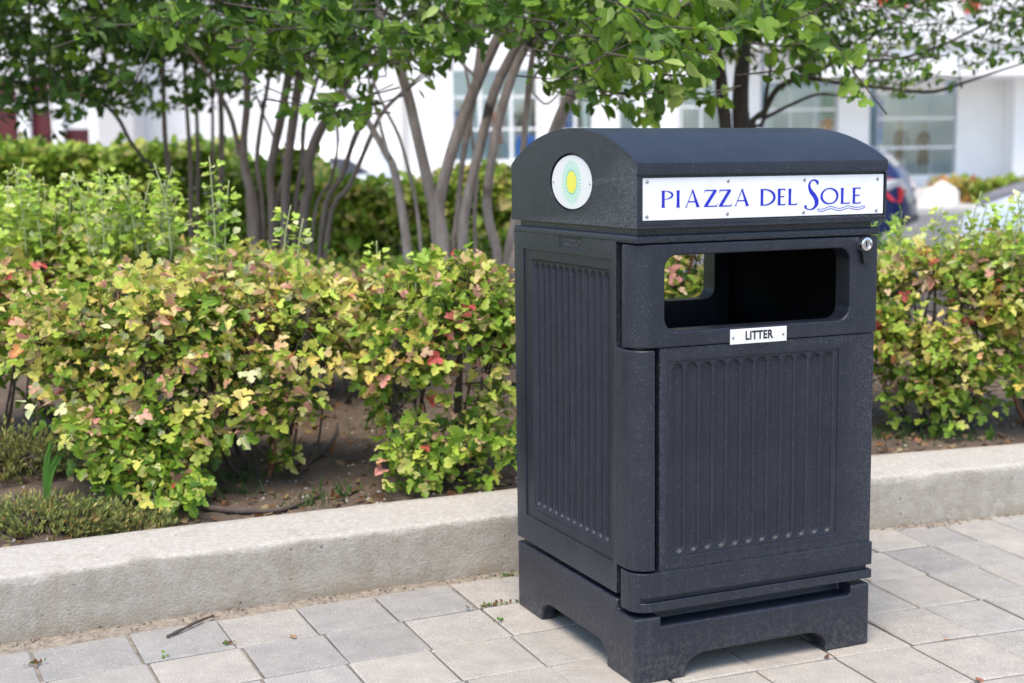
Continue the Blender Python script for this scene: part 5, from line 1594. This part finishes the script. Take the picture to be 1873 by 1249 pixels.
# gravel and leaf litter on the soil
def scatter_stones():
    mb = MB(); 
    t = np.array([(1, 0, 0), (-1, 0, 0), (0, 1, 0), (0, -1, 0), (0, 0, 1), (0, 0, -1)], float)
    tf = [(0, 2, 4), (2, 1, 4), (1, 3, 4), (3, 0, 4), (2, 0, 5), (1, 2, 5), (3, 1, 5), (0, 3, 5)]
    for _ in range(2200):
        r = KR+KW+0.02+1.6*rng.random()**1.4; d = -34+28*rng.random()
        p = pol(r, d); p[2] = bedz(r, d)
        s = 0.004+0.008*rng.random()**2.5
        V = t*s*(0.6+0.7*rng.random((6, 1)))*np.array([1, 0.8, 0.55]); a = rng.random()*6.28
        R = np.array([[math.cos(a), -math.sin(a), 0], [math.sin(a), math.cos(a), 0], [0, 0, 1]])
        mb.add(V @ R.T+p, tf)
    o = mb.build('gravel', simple('gravel_stone', (0.42, 0.40, 0.38), 0.9, noise=0.4, nscale=9), smooth=True)
    tag(o, 'small pale stones scattered over the soil', 'gravel', kind='stuff')
scatter_stones()
def scatter_litter():
    n = 3200
    P = []
    for _ in range(n):
        r = KR+KW+0.01+1.8*rng.random()**1.5; d = -34+28*rng.random()
        p = pol(r, d); p[2] = bedz(r, d)+0.006; P.append(p)
    P = np.array(P)
    pal = np.array([(0.22, 0.13, 0.07), (0.30, 0.20, 0.11), (0.14, 0.085, 0.05), (0.34, 0.15, 0.06), (0.38, 0.30, 0.17)])
    C = pal[rng.integers(0, 5, n)]*(0.7+0.5*rng.random((n, 1)))
    o = leaf_mass('leaf_litter', P, unit(rng.normal(size=(n, 3))*np.array([1, 1, 0.25])), unit(rng.normal(size=(n, 3))*0.5+np.array([0, 0, 1])), 0.018+0.022*rng.random(n), LOBED3, C, C*0.8, M_LEAF, None)
    tag(o, 'dry brown leaf litter over the soil', 'leaf litter', kind='stuff')
scatter_litter()
def ground_weeds():
    n = 0; P = []; Dr = []; S = []
    for px, py, k, sp in ((620, 905, 60, 0.06), (560, 925, 40, 0.05), (690, 800, 50, 0.08), (1650, 800, 90, 0.07), (1620, 790, 60, 0.06), (440, 880, 60, 0.05), (430, 905, 50, 0.05), (740, 780, 40, 0.08), (780, 890, 30, 0.05), (1760, 800, 30, 0.06)):
        g = gnd(px, py, BED_Z)
        for _ in range(k):
            q = g+np.array([rng.normal()*sp, rng.normal()*sp, 0]); 
            if math.hypot(q[0]-KC[0], q[1]-KC[1]) < KR+KW+0.02: continue
            q[2] = bed_at(q[0], q[1]); P.append(q); Dr.append(unit([rng.normal()*0.6, rng.normal()*0.6, 0.9])); S.append(0.02+0.03*rng.random())
    P = np.array(P); k = len(P)
    BL = (np.array([(-0.06, 0, 0), (0.06, 0, 0), (0.05, 0.5, 0.03), (0, 1, 0.12), (-0.05, 0.5, 0.03)], float), [(0, 1, 2, 3, 4)])
    C = np.array([(0.055, 0.12, 0.028)])*(0.7+0.8*rng.random((k, 1)))
    o = leaf_mass('ground_weeds', P, np.array(Dr), unit(rng.normal(size=(k, 3))+np.array([0, -1, 0])), np.array(S), BL, C, C*1.3, M_LEAF, None)
    tag(o, 'thin green weeds and grass on the bare soil', 'weeds', kind='stuff')
ground_weeds()
# weeds in the paver joints
def joint_weed(label, px, py, k, sp, dry=0.3):
    g = gnd(px, py, 0.002); root = empty('joint_weed', tuple(g)); tag(root, label, 'weed', 'weeds in the paver joints')
    n = k
    P = rng.normal(size=(n, 3))*np.array([sp, sp*0.35, 0.0])
    ax = unit(gnd(px+30, py-4.5, 0)-gnd(px, py, 0)); 
    P = P[:, :1]*ax[None]+rng.normal(size=(n, 3))*0.003; P[:, 2] = np.abs(P[:, 2])
    C = np.where(rng.random((n, 1)) < dry, np.array([[0.25, 0.13, 0.06]]), np.array([[0.11, 0.24, 0.04]]))*(0.7+0.6*rng.random((n, 1)))
    leaf_mass('leaves', P, unit(rng.normal(size=(n, 3))*np.array([1, 1, 0.4])+np.array([0, 0, 0.5])), unit(rng.normal(size=(n, 3))*0.5+np.array([0, -0.4, 1])), 0.005+0.008*rng.random(n), SMALL, C, C, M_LEAF, root)
joint_weed('green and brown weed in the joint left of the bin foot', 897, 1108, 46, 0.030, 0.45)
joint_weed('single green weed sprout in the joint nearest the bin', 912, 1137, 10, 0.008, 0.1)
joint_weed('green moss tuft at the kerb foot beside the bin', 930, 1054, 30, 0.018, 0.2)
joint_weed('tiny weed where the paver joints cross on the left', 421, 1178, 16, 0.010, 0.5)
joint_weed('small dry tuft in the left-most paver joint', 68, 1215, 20, 0.012, 0.6)
joint_weed('tiny green speck in the joint below the stick', 300, 1202, 6, 0.006, 0.1)
joint_weed('dark dry tuft at the kerb foot on the right', 1690, 955, 30, 0.05, 0.8)
joint_weed('dry moss along the kerb foot at the far right', 1766, 948, 30, 0.05, 0.8)
# fallen leaves on the paving
for lab, px, py, c, sz in (('small orange fallen leaf on the right-hand pavers', 1728, 1168, (0.45, 0.19, 0.07), 0.016), ('dry brown winged seed beside the right front foot of the bin', 1510, 1202, (0.20, 0.08, 0.04), 0.015),
                           ('reddish fallen leaf at the bottom right corner', 1800, 1243, (0.40, 0.15, 0.08), 0.020), ('tan leaf fragment on the joint below the kerb', 543, 1163, (0.42, 0.27, 0.15), 0.020), ('small white chip where four pavers meet', 790, 1191, (0.75, 0.73, 0.70), 0.009)):
    g = gnd(px, py, 0.003)
    mb = MB(); nseg = 3
    V0, F0 = LOBED3
    V = V0.copy(); V[:, 2] = V[:, 2]*1.4
    root = bpy.data.meshes.new('fallen_leaf'); V = V*sz
    root.from_pydata(V.tolist(), [], F0); ca = root.color_attributes.new('Col', 'FLOAT_COLOR', 'POINT'); ca.data.foreach_set('color', np.tile(np.array([*c, 1], np.float32), len(V)))
    o = link('fallen_leaf' if 'chip' not in lab else 'stone_chip', root, M_LEAF, loc=tuple(g)); o.rotation_euler = (0.1, -0.15, rng.random()*6.28)
    tag(o, lab, 'leaf' if 'chip' not in lab else 'stone chip')
# crumbs of earth along the kerb foot
def crumbs():
    mb = MB(); t = np.array([(1, 0, 0), (-1, 0, 0), (0, 1, 0), (0, -1, 0), (0, 0, 1), (0, 0, -1)], float)
    tf = [(0, 2, 4), (2, 1, 4), (1, 3, 4), (3, 0, 4), (2, 0, 5), (1, 2, 5), (3, 1, 5), (0, 3, 5)]
    for _ in range(1500):
        d = -30+18*rng.random(); r = KR-0.004-0.055*rng.random()**1.7
        if nz(d*2.2, 4, 1) < -0.1 and rng.random() < 0.7: continue
        p = pol(r, d); p[2] = 0.0035
        mb.add(t*(0.0012+0.0035*rng.random()**3)*(0.6+0.8*rng.random((6, 1)))+p, tf)
    tag(mb.build('earth_crumbs', simple('earth_crumb', (0.26, 0.22, 0.18), 0.95, noise=0.5, nscale=70)), 'crumbs of earth and grit along the kerb foot', 'grit', kind='stuff')
crumbs()

# feathery plant just right of the bin
g = Pd(1622, 640, 5.6); g[2] = bed_at(g[0], g[1])
root = empty('feathery_plant', tuple(g)); tag(root, 'bright feathery plant rising beside the right edge of the bin', 'plant')
tipz = Pd(1622, 385, 5.6)[2]-g[2]
for j in range(7):
    bend = rng.normal()*0.035+0.005; hgt = tipz*(0.80+0.2*rng.random()) if j else tipz
    c = spline([(rng.normal()*0.01, rng.normal()*0.01, 0), (bend*0.3, rng.normal()*0.02, hgt*0.55), (bend, rng.normal()*0.02, hgt)], 14)
    mb = MB(); mb.tube(c, np.linspace(0.0022, 0.0010, 14), 5); mb.build('stem', M_SHOOT, root)
    P = []; Dr = []; S = []
    for t in np.linspace(0.45, 1, 60):
        b = c[min(13, int(t*13))]+(rng.normal(size=3)*0.004)
        a = rng.random()*6.28
        P.append(b); Dr.append(unit([math.cos(a)*0.8, math.sin(a)*0.8, 0.7])); S.append(0.075*(1.15-0.55*t)*(0.7+0.5*rng.random()))
    k = len(P); C = np.array([(0.33, 0.56, 0.09)])*(0.8+0.4*rng.random((k, 1)))
    BLD = (np.array([(-0.04, 0, 0), (0.04, 0, 0), (0.05, 0.5, 0.03), (0, 1, -0.05), (-0.05, 0.5, 0.03)], float), [(0, 1, 2, 3, 4)])
    leaf_mass('leaves', np.array(P), np.array(Dr), unit(rng.normal(size=(k, 3))*0.5+np.array([0, -0.6, 0.7])), np.array(S), BLD, C, C*1.1, M_LEAF, root)
#NEXT
